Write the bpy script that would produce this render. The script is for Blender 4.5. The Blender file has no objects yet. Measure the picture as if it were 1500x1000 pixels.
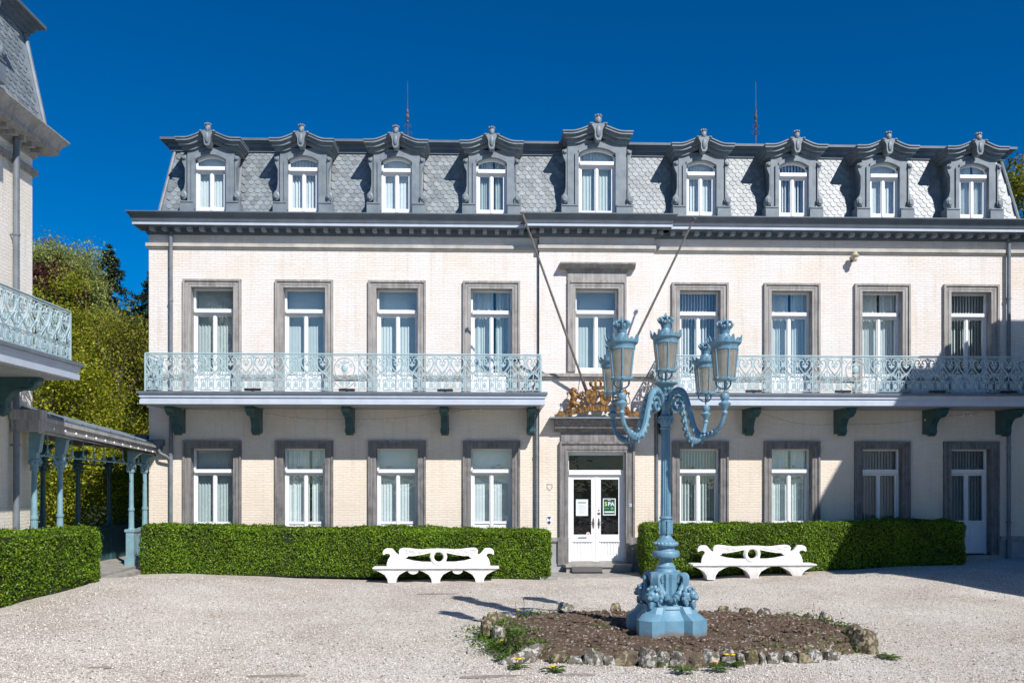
import bpy, bmesh, math, random
import numpy as np
from mathutils import Vector, Matrix
from mathutils.geometry import tessellate_polygon
random.seed(7)
RNG = np.random.default_rng(7)
PI = math.pi
SC = bpy.context.scene
COL = SC.collection

# ------------------------------------------------------------------ camera, sky, sun, exposure
FPX, HOR, CAMD, CAMZ, YAW = 1296.0, 702.0, 24.0, 2.5, math.radians(1.8)
cam_d = bpy.data.cameras.new('camera')
cam = bpy.data.objects.new('camera', cam_d)
COL.objects.link(cam)
cam.location = (0, -CAMD, CAMZ)
cam.rotation_euler = (PI / 2, 0, -YAW)
cam_d.sensor_width = 36
cam_d.lens = 36 * FPX / 1500
cam_d.shift_y = (HOR - 500) / 1500
cam_d.clip_end = 3000
SC.camera = cam

SUN_DIR = Vector((-0.57, 1.0, -1.0)).normalized()      # the way the light travels
SUN_EL = math.asin(-SUN_DIR.z)
SUN_ROT = math.atan2(-SUN_DIR.x, -SUN_DIR.y)
world = bpy.data.worlds.new('World')
SC.world = world
world.use_nodes = True
wn = world.node_tree
sky = wn.nodes.new('ShaderNodeTexSky')
sky.sky_type = 'NISHITA'
sky.sun_disc = False
sky.sun_elevation = SUN_EL
sky.sun_rotation = SUN_ROT
sky.altitude = 1500
sky.air_density = 1.0
sky.dust_density = 0.0
sky.ozone_density = 4.0
hs = wn.nodes.new('ShaderNodeHueSaturation')
hs.inputs['Saturation'].default_value = 1.55
hs.inputs['Hue'].default_value = 0.506
wn.links.new(sky.outputs[0], hs.inputs['Color'])
wn.links.new(hs.outputs[0], wn.nodes['Background'].inputs[0])
wn.nodes['Background'].inputs[1].default_value = 0.086

sun_l = bpy.data.lights.new('sun', 'SUN')
sun_l.energy = 5.0
sun_l.angle = math.radians(0.5)
sun_l.color = (1.0, 0.96, 0.91)
sun = bpy.data.objects.new('sun', sun_l)
COL.objects.link(sun)
sun.rotation_euler = SUN_DIR.to_track_quat('-Z', 'Y').to_euler()
sun.location = (20, -40, 40)

SC.view_settings.view_transform = 'Standard'
SC.view_settings.look = 'None'
SC.view_settings.gamma = 1
SC.view_settings.use_curve_mapping = False
SC.view_settings.exposure = 0.19
SC.render.engine = 'CYCLES'
SC.cycles.use_denoising = True
SC.cycles.max_bounces = 6
SC.cycles.transparent_max_bounces = 12


def at(px, py, Y):
    """a pixel of the photograph on the upright plane y = Y"""
    rx = math.sin(YAW) * FPX + math.cos(YAW) * (px - 750)
    ry = math.cos(YAW) * FPX - math.sin(YAW) * (px - 750)
    t = (Y + CAMD) / ry
    return (rx * t, Y, CAMZ + (HOR - py) * t)


# ------------------------------------------------------------------ mesh helpers
class MB:
    def __init__(self):
        self.v, self.f, self.s, self.mi = [], [], [], []

    def add(self, vs, fs, smooth=False, mi=0):
        o = len(self.v)
        self.v.extend([tuple(p) for p in vs])
        for q in fs:
            self.f.append(tuple(i + o for i in q))
            self.s.append(smooth)
            self.mi.append(mi)
        return self

    def box(self, x0, x1, y0, y1, z0, z1, mi=0):
        x0, x1 = min(x0, x1), max(x0, x1)
        y0, y1 = min(y0, y1), max(y0, y1)
        z0, z1 = min(z0, z1), max(z0, z1)
        vs = [(x, y, z) for x in (x0, x1) for y in (y0, y1) for z in (z0, z1)]
        return self.add(vs, [(0, 1, 3, 2), (4, 6, 7, 5), (0, 4, 5, 1), (2, 3, 7, 6), (0, 2, 6, 4), (1, 5, 7, 3)], mi=mi)

    def plate(self, outer, a, b, holes=(), axis='y', smooth=False, mi=0):
        """polygon (u, w) with holes, extruded along axis from a to b"""
        def P(u, w, t):
            return (u, t, w) if axis == 'y' else ((t, u, w) if axis == 'x' else (u, w, t))
        loops = [list(outer)] + [list(h) for h in holes]
        tris = tessellate_polygon([[Vector((u, w, 0)) for u, w in l] for l in loops])
        flat = [p for l in loops for p in l]
        n = len(flat)
        vs = [P(u, w, a) for u, w in flat] + [P(u, w, b) for u, w in flat]
        fs = [tuple(t) for t in tris] + [tuple(i + n for i in reversed(t)) for t in tris]
        self.add(vs, fs, False, mi)
        k = 0
        for l in loops:
            m = len(l)
            vs = [P(u, w, a) for u, w in l] + [P(u, w, b) for u, w in l]
            self.add(vs, [(i, (i + 1) % m, m + (i + 1) % m, m + i) for i in range(m)], smooth, mi)
            k += m
        return self

    def ribbon(self, path, d0, d1, y0, y1, mi=0):
        """band between path+d0 and path+d1 in (x, z), from y0 to y1"""
        n = len(path)
        vs = []
        for x, z in path:
            vs += [(x, y0, z + d0), (x, y0, z + d1), (x, y1, z + d0), (x, y1, z + d1)]
        fs = []
        for i in range(n - 1):
            a, b = 4 * i, 4 * i + 4
            fs += [(a, b, b + 1, a + 1), (a + 2, a + 3, b + 3, b + 2), (a + 1, b + 1, b + 3, a + 3), (a, a + 2, b + 2, b)]
        e = 4 * (n - 1)
        fs += [(0, 1, 3, 2), (e, e + 2, e + 3, e + 1)]
        return self.add(vs, fs, False, mi)

    def tube(self, pts, r, n=6, closed=False, smooth=True, flat=1.0, mi=0):
        pts = [Vector(p) for p in pts]
        m = len(pts)
        rs = r if isinstance(r, (list, tuple)) else [r] * m
        vs = []
        up = Vector((0, 0, 1))
        prev = None
        for i, p in enumerate(pts):
            if closed:
                t = pts[(i + 1) % m] - pts[i - 1]
            else:
                t = pts[min(i + 1, m - 1)] - pts[max(i - 1, 0)]
            if t.length < 1e-9:
                t = Vector((0, 0, 1))
            t.normalize()
            if prev is None:
                u = t.cross(up)
                if u.length < 0.05:
                    u = t.cross(Vector((0, 1, 0)))
            else:
                u = prev - t * prev.dot(t)
                if u.length < 1e-4:
                    u = t.cross(Vector((0, 1, 0)))
            u.normalize()
            prev = u
            w = t.cross(u)
            for k in range(n):
                an = 2 * PI * k / n
                vs.append(p + (u * math.cos(an) + w * math.sin(an) * flat) * rs[i])
        fs = []
        for i in range(m if closed else m - 1):
            j = (i + 1) % m
            for k in range(n):
                l = (k + 1) % n
                fs.append((i * n + k, i * n + l, j * n + l, j * n + k))
        if not closed:
            fs.append(tuple(range(n - 1, -1, -1)))
            fs.append(tuple((m - 1) * n + k for k in range(n)))
        return self.add(vs, fs, smooth, mi)

    def lathe(self, prof, n=16, c=(0, 0, 0), smooth=True, flute=0, fdepth=0.0, mi=0):
        """prof: (r, z) from bottom to top"""
        vs = []
        for r, z in prof:
            for k in range(n):
                an = 2 * PI * k / n
                rr = r * (1 - fdepth * (0.5 - 0.5 * math.cos(an * flute))) if flute else r
                vs.append((c[0] + rr * math.cos(an), c[1] + rr * math.sin(an), c[2] + z))
        fs = []
        for i in range(len(prof) - 1):
            for k in range(n):
                l = (k + 1) % n
                fs.append((i * n + k, i * n + l, (i + 1) * n + l, (i + 1) * n + k))
        fs.append(tuple(range(n - 1, -1, -1)))
        fs.append(tuple((len(prof) - 1) * n + k for k in range(n)))
        return self.add(vs, fs, smooth, mi)

    def ball(self, c, r, n=10, m=6, jitter=0.0, smooth=True, mi=0):
        if not isinstance(r, (tuple, list)):
            r = (r, r, r)
        vs = [(c[0], c[1], c[2] - r[2])]
        for i in range(1, m):
            ph = PI * i / m
            for k in range(n):
                an = 2 * PI * k / n
                j = 1 + random.uniform(-jitter, jitter)
                vs.append((c[0] + r[0] * math.sin(ph) * math.cos(an) * j, c[1] + r[1] * math.sin(ph) * math.sin(an) * j, c[2] - r[2] * math.cos(ph) * j))
        vs.append((c[0], c[1], c[2] + r[2]))
        fs = [(0, 1 + (k + 1) % n, 1 + k) for k in range(n)]
        for i in range(m - 2):
            for k in range(n):
                l = (k + 1) % n
                fs.append((1 + i * n + k, 1 + i * n + l, 1 + (i + 1) * n + l, 1 + (i + 1) * n + k))
        e = len(vs) - 1
        b = 1 + (m - 2) * n
        fs += [(b + k, b + (k + 1) % n, e) for k in range(n)]
        return self.add(vs, fs, smooth, mi)

    def xf(self, M):
        self.v = [tuple(M @ Vector(p)) for p in self.v]
        return self

    def mesh(self, name, mats, recalc=True):
        me = bpy.data.meshes.new(name)
        me.from_pydata(self.v, [], self.f)
        me.polygons.foreach_set('use_smooth', self.s)
        if not isinstance(mats, (list, tuple)):
            mats = [mats]
        for m in mats:
            me.materials.append(m)
        if len(mats) > 1:
            me.polygons.foreach_set('material_index', self.mi)
        if recalc:
            bm = bmesh.new()
            bm.from_mesh(me)
            bmesh.ops.recalc_face_normals(bm, faces=bm.faces)
            bm.to_mesh(me)
            bm.free()
        me.update()
        if any(self.s):
            me.set_sharp_from_angle(angle=math.radians(38))
        return me


def put(name, me, parent=None, loc=(0, 0, 0), rz=0, scale=None):
    o = bpy.data.objects.new(name, me)
    COL.objects.link(o)
    o.parent = parent
    o.location = loc
    o.rotation_euler = (0, 0, rz)
    if scale:
        o.scale = scale
    return o


def obj(name, mb, mats, parent=None, loc=(0, 0, 0), rz=0):
    return put(name, mb.mesh(name, mats), parent, loc, rz)


def tag(o, label, cat=None, group=None, kind=None):
    if label:
        o['label'] = label
    if cat:
        o['category'] = cat
    if group:
        o['group'] = group
    if kind:
        o['kind'] = kind
    return o


def thing(name, label, cat, loc=(0, 0, 0), rz=0, group=None):
    return tag(put(name, None, None, loc, rz), label, cat, group)


def spline(pts, k=6):
    """Catmull-Rom through the points"""
    P = [Vector(p) for p in pts]
    P = [P[0] * 2 - P[1]] + P + [P[-1] * 2 - P[-2]]
    out = []
    for i in range(1, len(P) - 2):
        a, b, c, d = P[i - 1:i + 3]
        for s in range(k):
            t = s / k
            out.append(0.5 * ((2 * b) + (c - a) * t + (2 * a - 5 * b + 4 * c - d) * t * t + (3 * b - a - 3 * c + d) * t ** 3))
    out.append(P[-2])
    return out


def smooth01(t):
    t = max(0.0, min(1.0, t))
    return t * t * (3 - 2 * t)


def gz(x, y):
    """height of the gravel court: it rises a little towards both ends of the house"""
    r = 0.34 * smooth01((x - 4) / 8.5) * smooth01((y + 7.5) / 6)
    l = (0.16 + 0.17 * smooth01((-y - 2) / 2.5)) * smooth01((-x - 3) / 4.5)
    return r + l


# ------------------------------------------------------------------ materials
MATS = {}


def nodes_of(name):
    m = bpy.data.materials.new(name)
    m.use_nodes = True
    nt = m.node_tree
    MATS[name] = m
    return m, nt, nt.nodes['Principled BSDF']


def nd(nt, typ, **kw):
    n = nt.nodes.new(typ)
    for k, v in kw.items():
        setattr(n, k, v)
    return n


def noise(nt, vec, scale, detail=5, rough=0.55, dist=0.0):
    n = nd(nt, 'ShaderNodeTexNoise')
    n.inputs['Scale'].default_value = scale
    n.inputs['Detail'].default_value = detail
    n.inputs['Roughness'].default_value = rough
    n.inputs['Distortion'].default_value = dist
    nt.links.new(vec, n.inputs['Vector'])
    return n.outputs['Fac']


def ramp(nt, fac, stops):
    r = nd(nt, 'ShaderNodeValToRGB')
    el = r.color_ramp.elements
    while len(el) < len(stops):
        el.new(0.5)
    for e, (p, c) in zip(el, stops):
        e.position = p
        e.color = (c[0], c[1], c[2], 1) if isinstance(c, (tuple, list)) else (c, c, c, 1)
    nt.links.new(fac, r.inputs[0])
    return r.outputs[0]


def mixc(nt, fac, a, b, mode='MIX'):
    m = nd(nt, 'ShaderNodeMix', data_type='RGBA', blend_type=mode)
    for sock, val in ((m.inputs[0], fac), (m.inputs[6], a), (m.inputs[7], b)):
        if isinstance(val, (int, float)):
            sock.default_value = val
        elif isinstance(val, (tuple, list)):
            sock.default_value = (val[0], val[1], val[2], 1)
        else:
            nt.links.new(val, sock)
    return m.outputs[2]


def worldpos(nt, stretch=None):
    g = nd(nt, 'ShaderNodeNewGeometry')
    if stretch is None:
        return g.outputs['Position']
    m = nd(nt, 'ShaderNodeMapping')
    m.inputs['Scale'].default_value = stretch
    nt.links.new(g.outputs['Position'], m.inputs['Vector'])
    return m.outputs[0]


def bump(nt, bsdf, h, strength, dist=0.02):
    b = nd(nt, 'ShaderNodeBump')
    b.inputs['Strength'].default_value = strength
    b.inputs['Distance'].default_value = dist
    nt.links.new(h, b.inputs['Height'])
    nt.links.new(b.outputs[0], bsdf.inputs['Normal'])


def M(name, c1, c2=None, rough=0.6, scale=3.0, lo=0.35, hi=0.68, bmp=0.0, bscale=30.0, metal=0.0, stretch=None, spec=0.5, streak=None):
    m, nt, b = nodes_of(name)
    b.inputs['Roughness'].default_value = rough
    b.inputs['Metallic'].default_value = metal
    b.inputs['Specular IOR Level'].default_value = spec
    pos = worldpos(nt, stretch)
    if c2 is None:
        c2 = tuple(x * 0.8 for x in c1)
    col = ramp(nt, noise(nt, pos, scale), [(lo, c1), (hi, c2)])
    if streak:
        p2 = worldpos(nt, (14, 14, 0.8))
        f = ramp(nt, noise(nt, p2, 1.0, 4), [(0.45, 0.0), (0.72, 1.0)])
        col = mixc(nt, f, col, streak)
    nt.links.new(col, b.inputs['Base Color'])
    if bmp:
        bump(nt, b, noise(nt, worldpos(nt), bscale, 4), bmp)
    return m


def brick_mat(name, low, high, zsplit):
    m, nt, b = nodes_of(name)
    b.inputs['Roughness'].default_value = 0.75
    b.inputs['Specular IOR Level'].default_value = 0.25
    tc = nd(nt, 'ShaderNodeTexCoord')
    sep = nd(nt, 'ShaderNodeSeparateXYZ')
    nt.links.new(tc.outputs['Object'], sep.inputs[0])
    cmb = nd(nt, 'ShaderNodeCombineXYZ')
    nt.links.new(sep.outputs[0], cmb.inputs[0])
    nt.links.new(sep.outputs[2], cmb.inputs[1])
    # a little wander so that the courses are not ruled lines
    nz = nd(nt, 'ShaderNodeTexNoise')
    nz.inputs['Scale'].default_value = 3.2
    nt.links.new(cmb.outputs[0], nz.inputs['Vector'])
    ma = nd(nt, 'ShaderNodeVectorMath', operation='MULTIPLY_ADD')
    ma.inputs[1].default_value = (0.08, 0.06, 0)
    nt.links.new(nz.outputs['Color'], ma.inputs[0])
    nt.links.new(cmb.outputs[0], ma.inputs[2])
    br = nd(nt, 'ShaderNodeTexBrick')
    br.inputs['Scale'].default_value = 1.0
    br.inputs['Brick Width'].default_value = 0.215
    br.inputs['Row Height'].default_value = 0.068
    br.inputs['Mortar Size'].default_value = 0.007
    br.inputs['Mortar Smooth'].default_value = 1.0
    br.inputs['Bias'].default_value = 0.0
    br.inputs['Color1'].default_value = (1, 1, 1, 1)
    br.inputs['Color2'].default_value = (0.95, 0.95, 0.95, 1)
    br.inputs['Mortar'].default_value = (0.95, 0.945, 0.94, 1)
    nt.links.new(ma.outputs[0], br.inputs['Vector'])
    mr = nd(nt, 'ShaderNodeMapRange')
    mr.inputs['From Min'].default_value = zsplit - 0.5
    mr.inputs['From Max'].default_value = zsplit + 0.9
    nt.links.new(sep.outputs[2], mr.inputs['Value'])
    base = mixc(nt, mr.outputs[0], low, high)
    blot = ramp(nt, noise(nt, cmb.outputs[0], 0.8, 6, 0.6), [(0.38, 0.0), (0.75, 0.55)])
    base = mixc(nt, blot, base, (low[0] * 0.93, low[1] * 0.84, low[2] * 0.72))
    st = nd(nt, 'ShaderNodeMapping')
    st.inputs['Scale'].default_value = (6, 0.5, 1)
    nt.links.new(cmb.outputs[0], st.inputs['Vector'])
    sf = ramp(nt, noise(nt, st.outputs[0], 1.0, 5), [(0.52, 0.0), (0.80, 0.45)])
    base = mixc(nt, sf, base, (0.55, 0.46, 0.36))
    chip = ramp(nt, noise(nt, cmb.outputs[0], 9.0, 5, 0.7), [(0.64, 0.0), (0.74, 0.5)])
    base = mixc(nt, chip, base, (0.42, 0.33, 0.26))
    col = mixc(nt, 1.0, base, br.outputs['Color'], 'MULTIPLY')
    nt.links.new(col, b.inputs['Base Color'])
    inv = nd(nt, 'ShaderNodeMath', operation='SUBTRACT')
    inv.inputs[0].default_value = 1.0
    nt.links.new(br.outputs['Fac'], inv.inputs[1])
    ad = nd(nt, 'ShaderNodeMath', operation='MULTIPLY_ADD')
    ad.inputs[1].default_value = 1.5
    nt.links.new(noise(nt, cmb.outputs[0], 22, 5, 0.65), ad.inputs[0])
    nt.links.new(inv.outputs[0], ad.inputs[2])
    bump(nt, b, ad.outputs[0], 0.6, 0.012)
    return m


def glass_mat(name, tint, refl, rough=0.0):
    m, nt, b = nodes_of(name)
    nt.nodes.remove(b)
    tr = nd(nt, 'ShaderNodeBsdfTransparent')
    tr.inputs[0].default_value = (*tint, 1)
    gl = nd(nt, 'ShaderNodeBsdfGlossy')
    gl.inputs['Roughness'].default_value = rough
    gl.inputs['Color'].default_value = (0.95, 0.97, 1, 1)
    wb = nd(nt, 'ShaderNodeBump')
    wb.inputs['Strength'].default_value = 0.25
    wb.inputs['Distance'].default_value = 0.02
    nt.links.new(noise(nt, worldpos(nt), 3.5, 2), wb.inputs['Height'])
    nt.links.new(wb.outputs[0], gl.inputs['Normal'])
    lw = nd(nt, 'ShaderNodeLayerWeight')
    lw.inputs[0].default_value = 0.5
    pw = nd(nt, 'ShaderNodeMath', operation='POWER')
    pw.inputs[1].default_value = 4.0
    nt.links.new(lw.outputs['Facing'], pw.inputs[0])
    ad = nd(nt, 'ShaderNodeMath', operation='MULTIPLY_ADD', use_clamp=True)
    ad.inputs[1].default_value = 1.5
    ad.inputs[2].default_value = refl
    nt.links.new(pw.outputs[0], ad.inputs[0])
    mx = nd(nt, 'ShaderNodeMixShader')
    nt.links.new(ad.outputs[0], mx.inputs[0])
    nt.links.new(tr.outputs[0], mx.inputs[1])
    nt.links.new(gl.outputs[0], mx.inputs[2])
    nt.links.new(mx.outputs[0], nt.nodes['Material Output'].inputs[0])
    return m


def leaf_mat(name, stops, transl=0.35, rough=0.5):
    m, nt, b = nodes_of(name)
    g = nd(nt, 'ShaderNodeNewGeometry')
    r1 = ramp(nt, g.outputs['Random Per Island'], stops)
    big = ramp(nt, noise(nt, g.outputs['Position'], 1.1, 4), [(0.33, 0.62), (0.66, 1.25)])
    col = mixc(nt, 1.0, r1, big, 'MULTIPLY')
    nt.links.new(col, b.inputs['Base Color'])
    b.inputs['Roughness'].default_value = rough
    b.inputs['Specular IOR Level'].default_value = 0.3
    tl = nd(nt, 'ShaderNodeBsdfTranslucent')
    nt.links.new(col, tl.inputs[0])
    mx = nd(nt, 'ShaderNodeMixShader')
    mx.inputs[0].default_value = transl
    nt.links.new(b.outputs[0], mx.inputs[1])
    nt.links.new(tl.outputs[0], mx.inputs[2])
    nt.links.new(mx.outputs[0], nt.nodes['Material Output'].inputs[0])
    return m


brick = brick_mat('painted_brick', (0.78, 0.70, 0.60), (0.79, 0.755, 0.74), 3.6)
brick_wing = brick_mat('painted_brick_cream', (0.84, 0.78, 0.68), (0.87, 0.84, 0.78), 4.0)
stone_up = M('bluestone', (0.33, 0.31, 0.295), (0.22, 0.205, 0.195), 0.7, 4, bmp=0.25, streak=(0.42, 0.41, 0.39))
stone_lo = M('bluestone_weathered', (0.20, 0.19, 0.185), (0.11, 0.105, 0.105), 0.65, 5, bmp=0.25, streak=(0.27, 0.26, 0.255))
stone_pl = M('bluestone_plinth', (0.36, 0.36, 0.37), (0.26, 0.26, 0.27), 0.7, 2.5, bmp=0.2)
stone_band = M('string_course_stone', (0.55, 0.52, 0.46), (0.36, 0.34, 0.31), 0.7, 2.2, bmp=0.2)
white = M('white_joinery', (0.82, 0.82, 0.83), (0.78, 0.78, 0.79), 0.35, 5)
slate = M('slate', (0.18, 0.215, 0.24), (0.255, 0.28, 0.29), 0.44, 7, bmp=0.25, bscale=18, spec=0.56)
_nt = slate.node_tree
_b = _nt.nodes['Principled BSDF']
_src = _b.inputs['Base Color'].links[0].from_socket
_oi = nd(_nt, 'ShaderNodeObjectInfo')
_gi = nd(_nt, 'ShaderNodeNewGeometry')
_ad = nd(_nt, 'ShaderNodeMath', operation='ADD')
_nt.links.new(_oi.outputs['Random'], _ad.inputs[0])
_nt.links.new(_gi.outputs['Random Per Island'], _ad.inputs[1])
_fr = nd(_nt, 'ShaderNodeMath', operation='FRACT')
_nt.links.new(_ad.outputs[0], _fr.inputs[0])
_nt.links.new(mixc(_nt, 1.0, _src, ramp(_nt, _fr.outputs[0], [(0.0, 0.78), (1.0, 1.25)]), 'MULTIPLY'), _b.inputs['Base Color'])
zinc = M('zinc_grey', (0.215, 0.255, 0.285), (0.15, 0.18, 0.21), 0.5, 4, bmp=0.1)
zinc_dk = M('zinc_dark', (0.135, 0.165, 0.20), (0.10, 0.125, 0.155), 0.45, 3)
lavender = M('pale_fascia_paint', (0.50, 0.555, 0.645), (0.43, 0.48, 0.56), 0.45, 3)
iron = M('pale_green_iron', (0.40, 0.525, 0.56), (0.30, 0.42, 0.46), 0.5, 9)
teal = M('dark_teal_paint_and_shade', (0.035, 0.105, 0.115), (0.022, 0.07, 0.08), 0.42, 7)  # bracket paint; on the walk's back row it stands for shade
soffit_m = M('grey_soffit', (0.34, 0.36, 0.38), (0.27, 0.29, 0.31), 0.6, 2)
wing_grey = M('weathered_wood_grey', (0.36, 0.35, 0.34), (0.24, 0.235, 0.23), 0.7, 3, streak=(0.45, 0.44, 0.42))
pipe_m = M('pipe_grey', (0.19, 0.21, 0.235), (0.13, 0.15, 0.17), 0.45, 5)
blind_m = M('white_blind', (0.83, 0.86, 0.86), (0.75, 0.80, 0.81), 0.7, 2)
_nt = blind_m.node_tree
_b = _nt.nodes['Principled BSDF']
_src = _b.inputs['Base Color'].links[0].from_socket
_oi = nd(_nt, 'ShaderNodeObjectInfo')
_nt.links.new(mixc(_nt, 1.0, _src, ramp(_nt, _oi.outputs['Random'], [(0.0, (0.62, 0.68, 0.66)), (0.4, (0.85, 0.88, 0.85)), (1.0, (1, 1, 1))]), 'MULTIPLY'), _b.inputs['Base Color'])
glass = glass_mat('window_glass', (0.94, 0.965, 0.975), 0.06)
dark_glass = glass_mat('door_glass', (0.72, 0.74, 0.74), 0.03)
dark_in = M('dark_interior', (0.012, 0.012, 0.013), rough=0.8)
lampblue = M('lamp_blue_paint', (0.115, 0.25, 0.345), (0.165, 0.31, 0.40), 0.42, 11, bmp=0.3, bscale=40, streak=(0.10, 0.20, 0.28))
gold = M('gilded_bronze', (0.38, 0.20, 0.055), (0.10, 0.05, 0.02), 0.42, 9, 0.35, 0.62, bmp=0.4, bscale=25, metal=0.45)
concrete_w = M('white_painted_concrete', (0.80, 0.79, 0.78), (0.62, 0.60, 0.57), 0.65, 5, 0.5, 0.8, bmp=0.3, bscale=45, streak=(0.70, 0.67, 0.62))
stone_step = M('step_stone', (0.38, 0.36, 0.33), (0.25, 0.235, 0.21), 0.75, 4, bmp=0.3)
bark = M('bark', (0.11, 0.085, 0.065), (0.05, 0.04, 0.03), 0.9, 6, bmp=0.6, bscale=20)
pole_m = M('pole_grey', (0.22, 0.20, 0.185), (0.16, 0.145, 0.135), 0.5, 5)
iron_dk = M('rusty_iron', (0.12, 0.10, 0.09), (0.06, 0.05, 0.05), 0.6, 9)


# ------------------------------------------------------------------ ground
def grid_mesh(xs, ys, fz):
    b = MB()
    nx = len(xs)
    b.v = [(x, y, fz(x, y)) for y in ys for x in xs]
    for j in range(len(ys) - 1):
        for i in range(nx - 1):
            b.f.append((j * nx + i, j * nx + i + 1, (j + 1) * nx + i + 1, (j + 1) * nx + i))
            b.s.append(True)
            b.mi.append(0)
    return b


grass_g = M('meadow_green', (0.06, 0.10, 0.025), (0.035, 0.065, 0.015), 0.9, 1.5, bmp=0.5)
woodland = M('woodland_floor', (0.035, 0.05, 0.018), (0.02, 0.028, 0.012), 0.95, 0.8, bmp=0.5)


def gravel_material():
    m, nt, b = nodes_of('pale_gravel')
    b.inputs['Roughness'].default_value = 0.85
    b.inputs['Specular IOR Level'].default_value = 0.2
    pos = worldpos(nt)
    vo = nd(nt, 'ShaderNodeTexVoronoi')
    vo.inputs['Scale'].default_value = 46.0
    nt.links.new(pos, vo.inputs['Vector'])
    sp = nd(nt, 'ShaderNodeSeparateColor')
    nt.links.new(vo.outputs['Color'], sp.inputs[0])
    peb = ramp(nt, sp.outputs[0], [(0.0, (0.24, 0.20, 0.17)), (0.07, (0.50, 0.45, 0.40)), (0.25, (0.70, 0.645, 0.575)), (0.7, (0.78, 0.73, 0.66)), (1.0, (0.87, 0.84, 0.79))])
    gap = ramp(nt, vo.outputs['Distance'], [(0.34, 1.0), (0.75, 0.55)])
    col = mixc(nt, 1.0, peb, gap, 'MULTIPLY')
    big = ramp(nt, noise(nt, pos, 0.45, 6, 0.65), [(0.32, (0.74, 0.70, 0.65)), (0.62, (1.0, 1.0, 1.0))])
    col = mixc(nt, 1.0, col, big, 'MULTIPLY')
    leafy = ramp(nt, noise(nt, pos, 7.0, 6, 0.7), [(0.70, 0.0), (0.76, 0.65)])
    col = mixc(nt, leafy, col, (0.33, 0.26, 0.18))
    nt.links.new(col, b.inputs['Base Color'])
    h = nd(nt, 'ShaderNodeMath', operation='MULTIPLY_ADD')
    h.inputs[1].default_value = -1.0
    h.inputs[2].default_value = 1.0
    nt.links.new(vo.outputs['Distance'], h.inputs[0])
    bump(nt, b, h.outputs[0], 0.8, 0.014)
    return m


gravel = gravel_material()
b = grid_mesh([-900, -60, -20, 0, 20, 60, 900], [-900, -60, -20, 0, 20, 60, 900], lambda x, y: -0.06)
tag(obj('ground', b, grass_g), None, kind='structure')


def court_z(x, y):
    n = 0.018 * math.sin(x * 1.3 + y * 0.7) * math.sin(y * 1.1 - x * 0.4) + 0.008 * math.sin(3.1 * x) * math.sin(2.7 * y)
    return gz(x, y) + n - 0.012


b = grid_mesh(list(np.linspace(-17, 26, 130)), list(np.linspace(-30, 0.1, 100)), court_z)
tag(obj('gravel_court', b, gravel), None, kind='structure')


def hill_z(x, y):
    r = smooth01((y - 14) / 55)
    return -0.05 + 11 * r + 0.8 * math.sin(x * 0.11) * r


b = grid_mesh(list(np.linspace(-140, 140, 40)), list(np.linspace(12, 160, 30)), hill_z)
tag(obj('hillside', b, woodland), None, kind='structure')

# ------------------------------------------------------------------ pieces shared by the three houses
REC = 0.20          # how far the joinery sits back in the wall
HALF = 0.56         # half width of an ordinary opening


def wall_mb(x0, x1, z0, z1, yf, th, holes):
    xs = sorted({x0, x1, *[h[0] for h in holes], *[h[1] for h in holes]})
    zs = sorted({z0, z1, *[h[2] for h in holes], *[h[3] for h in holes]})
    xs = [x for x in xs if x0 <= x <= x1]
    zs = [z for z in zs if z0 <= z <= z1]
    nx, nz = len(xs) - 1, len(zs) - 1

    def solid(i, j):
        if i < 0 or j < 0 or i >= nx or j >= nz:
            return False
        cx, cz = (xs[i] + xs[i + 1]) / 2, (zs[j] + zs[j + 1]) / 2
        return not any(h[0] < cx < h[1] and h[2] < cz < h[3] for h in holes)
    b = MB()
    ya, yb = yf, yf + th
    for i in range(nx):
        for j in range(nz):
            if not solid(i, j):
                continue
            a, c, d, e = xs[i], xs[i + 1], zs[j], zs[j + 1]
            b.add([(a, ya, d), (c, ya, d), (c, ya, e), (a, ya, e)], [(0, 1, 2, 3)])
            b.add([(a, yb, d), (c, yb, d), (c, yb, e), (a, yb, e)], [(3, 2, 1, 0)])
            if not solid(i - 1, j):
                b.add([(a, ya, d), (a, ya, e), (a, yb, e), (a, yb, d)], [(0, 1, 2, 3)])
            if not solid(i + 1, j):
                b.add([(c, ya, d), (c, yb, d), (c, yb, e), (c, ya, e)], [(0, 1, 2, 3)])
            if not solid(i, j - 1):
                b.add([(a, ya, d), (a, yb, d), (c, yb, d), (c, ya, d)], [(0, 1, 2, 3)])
            if not solid(i, j + 1):
                b.add([(a, ya, e), (c, ya, e), (c, yb, e), (a, yb, e)], [(0, 1, 2, 3)])
    return b


WIN = {}


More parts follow.
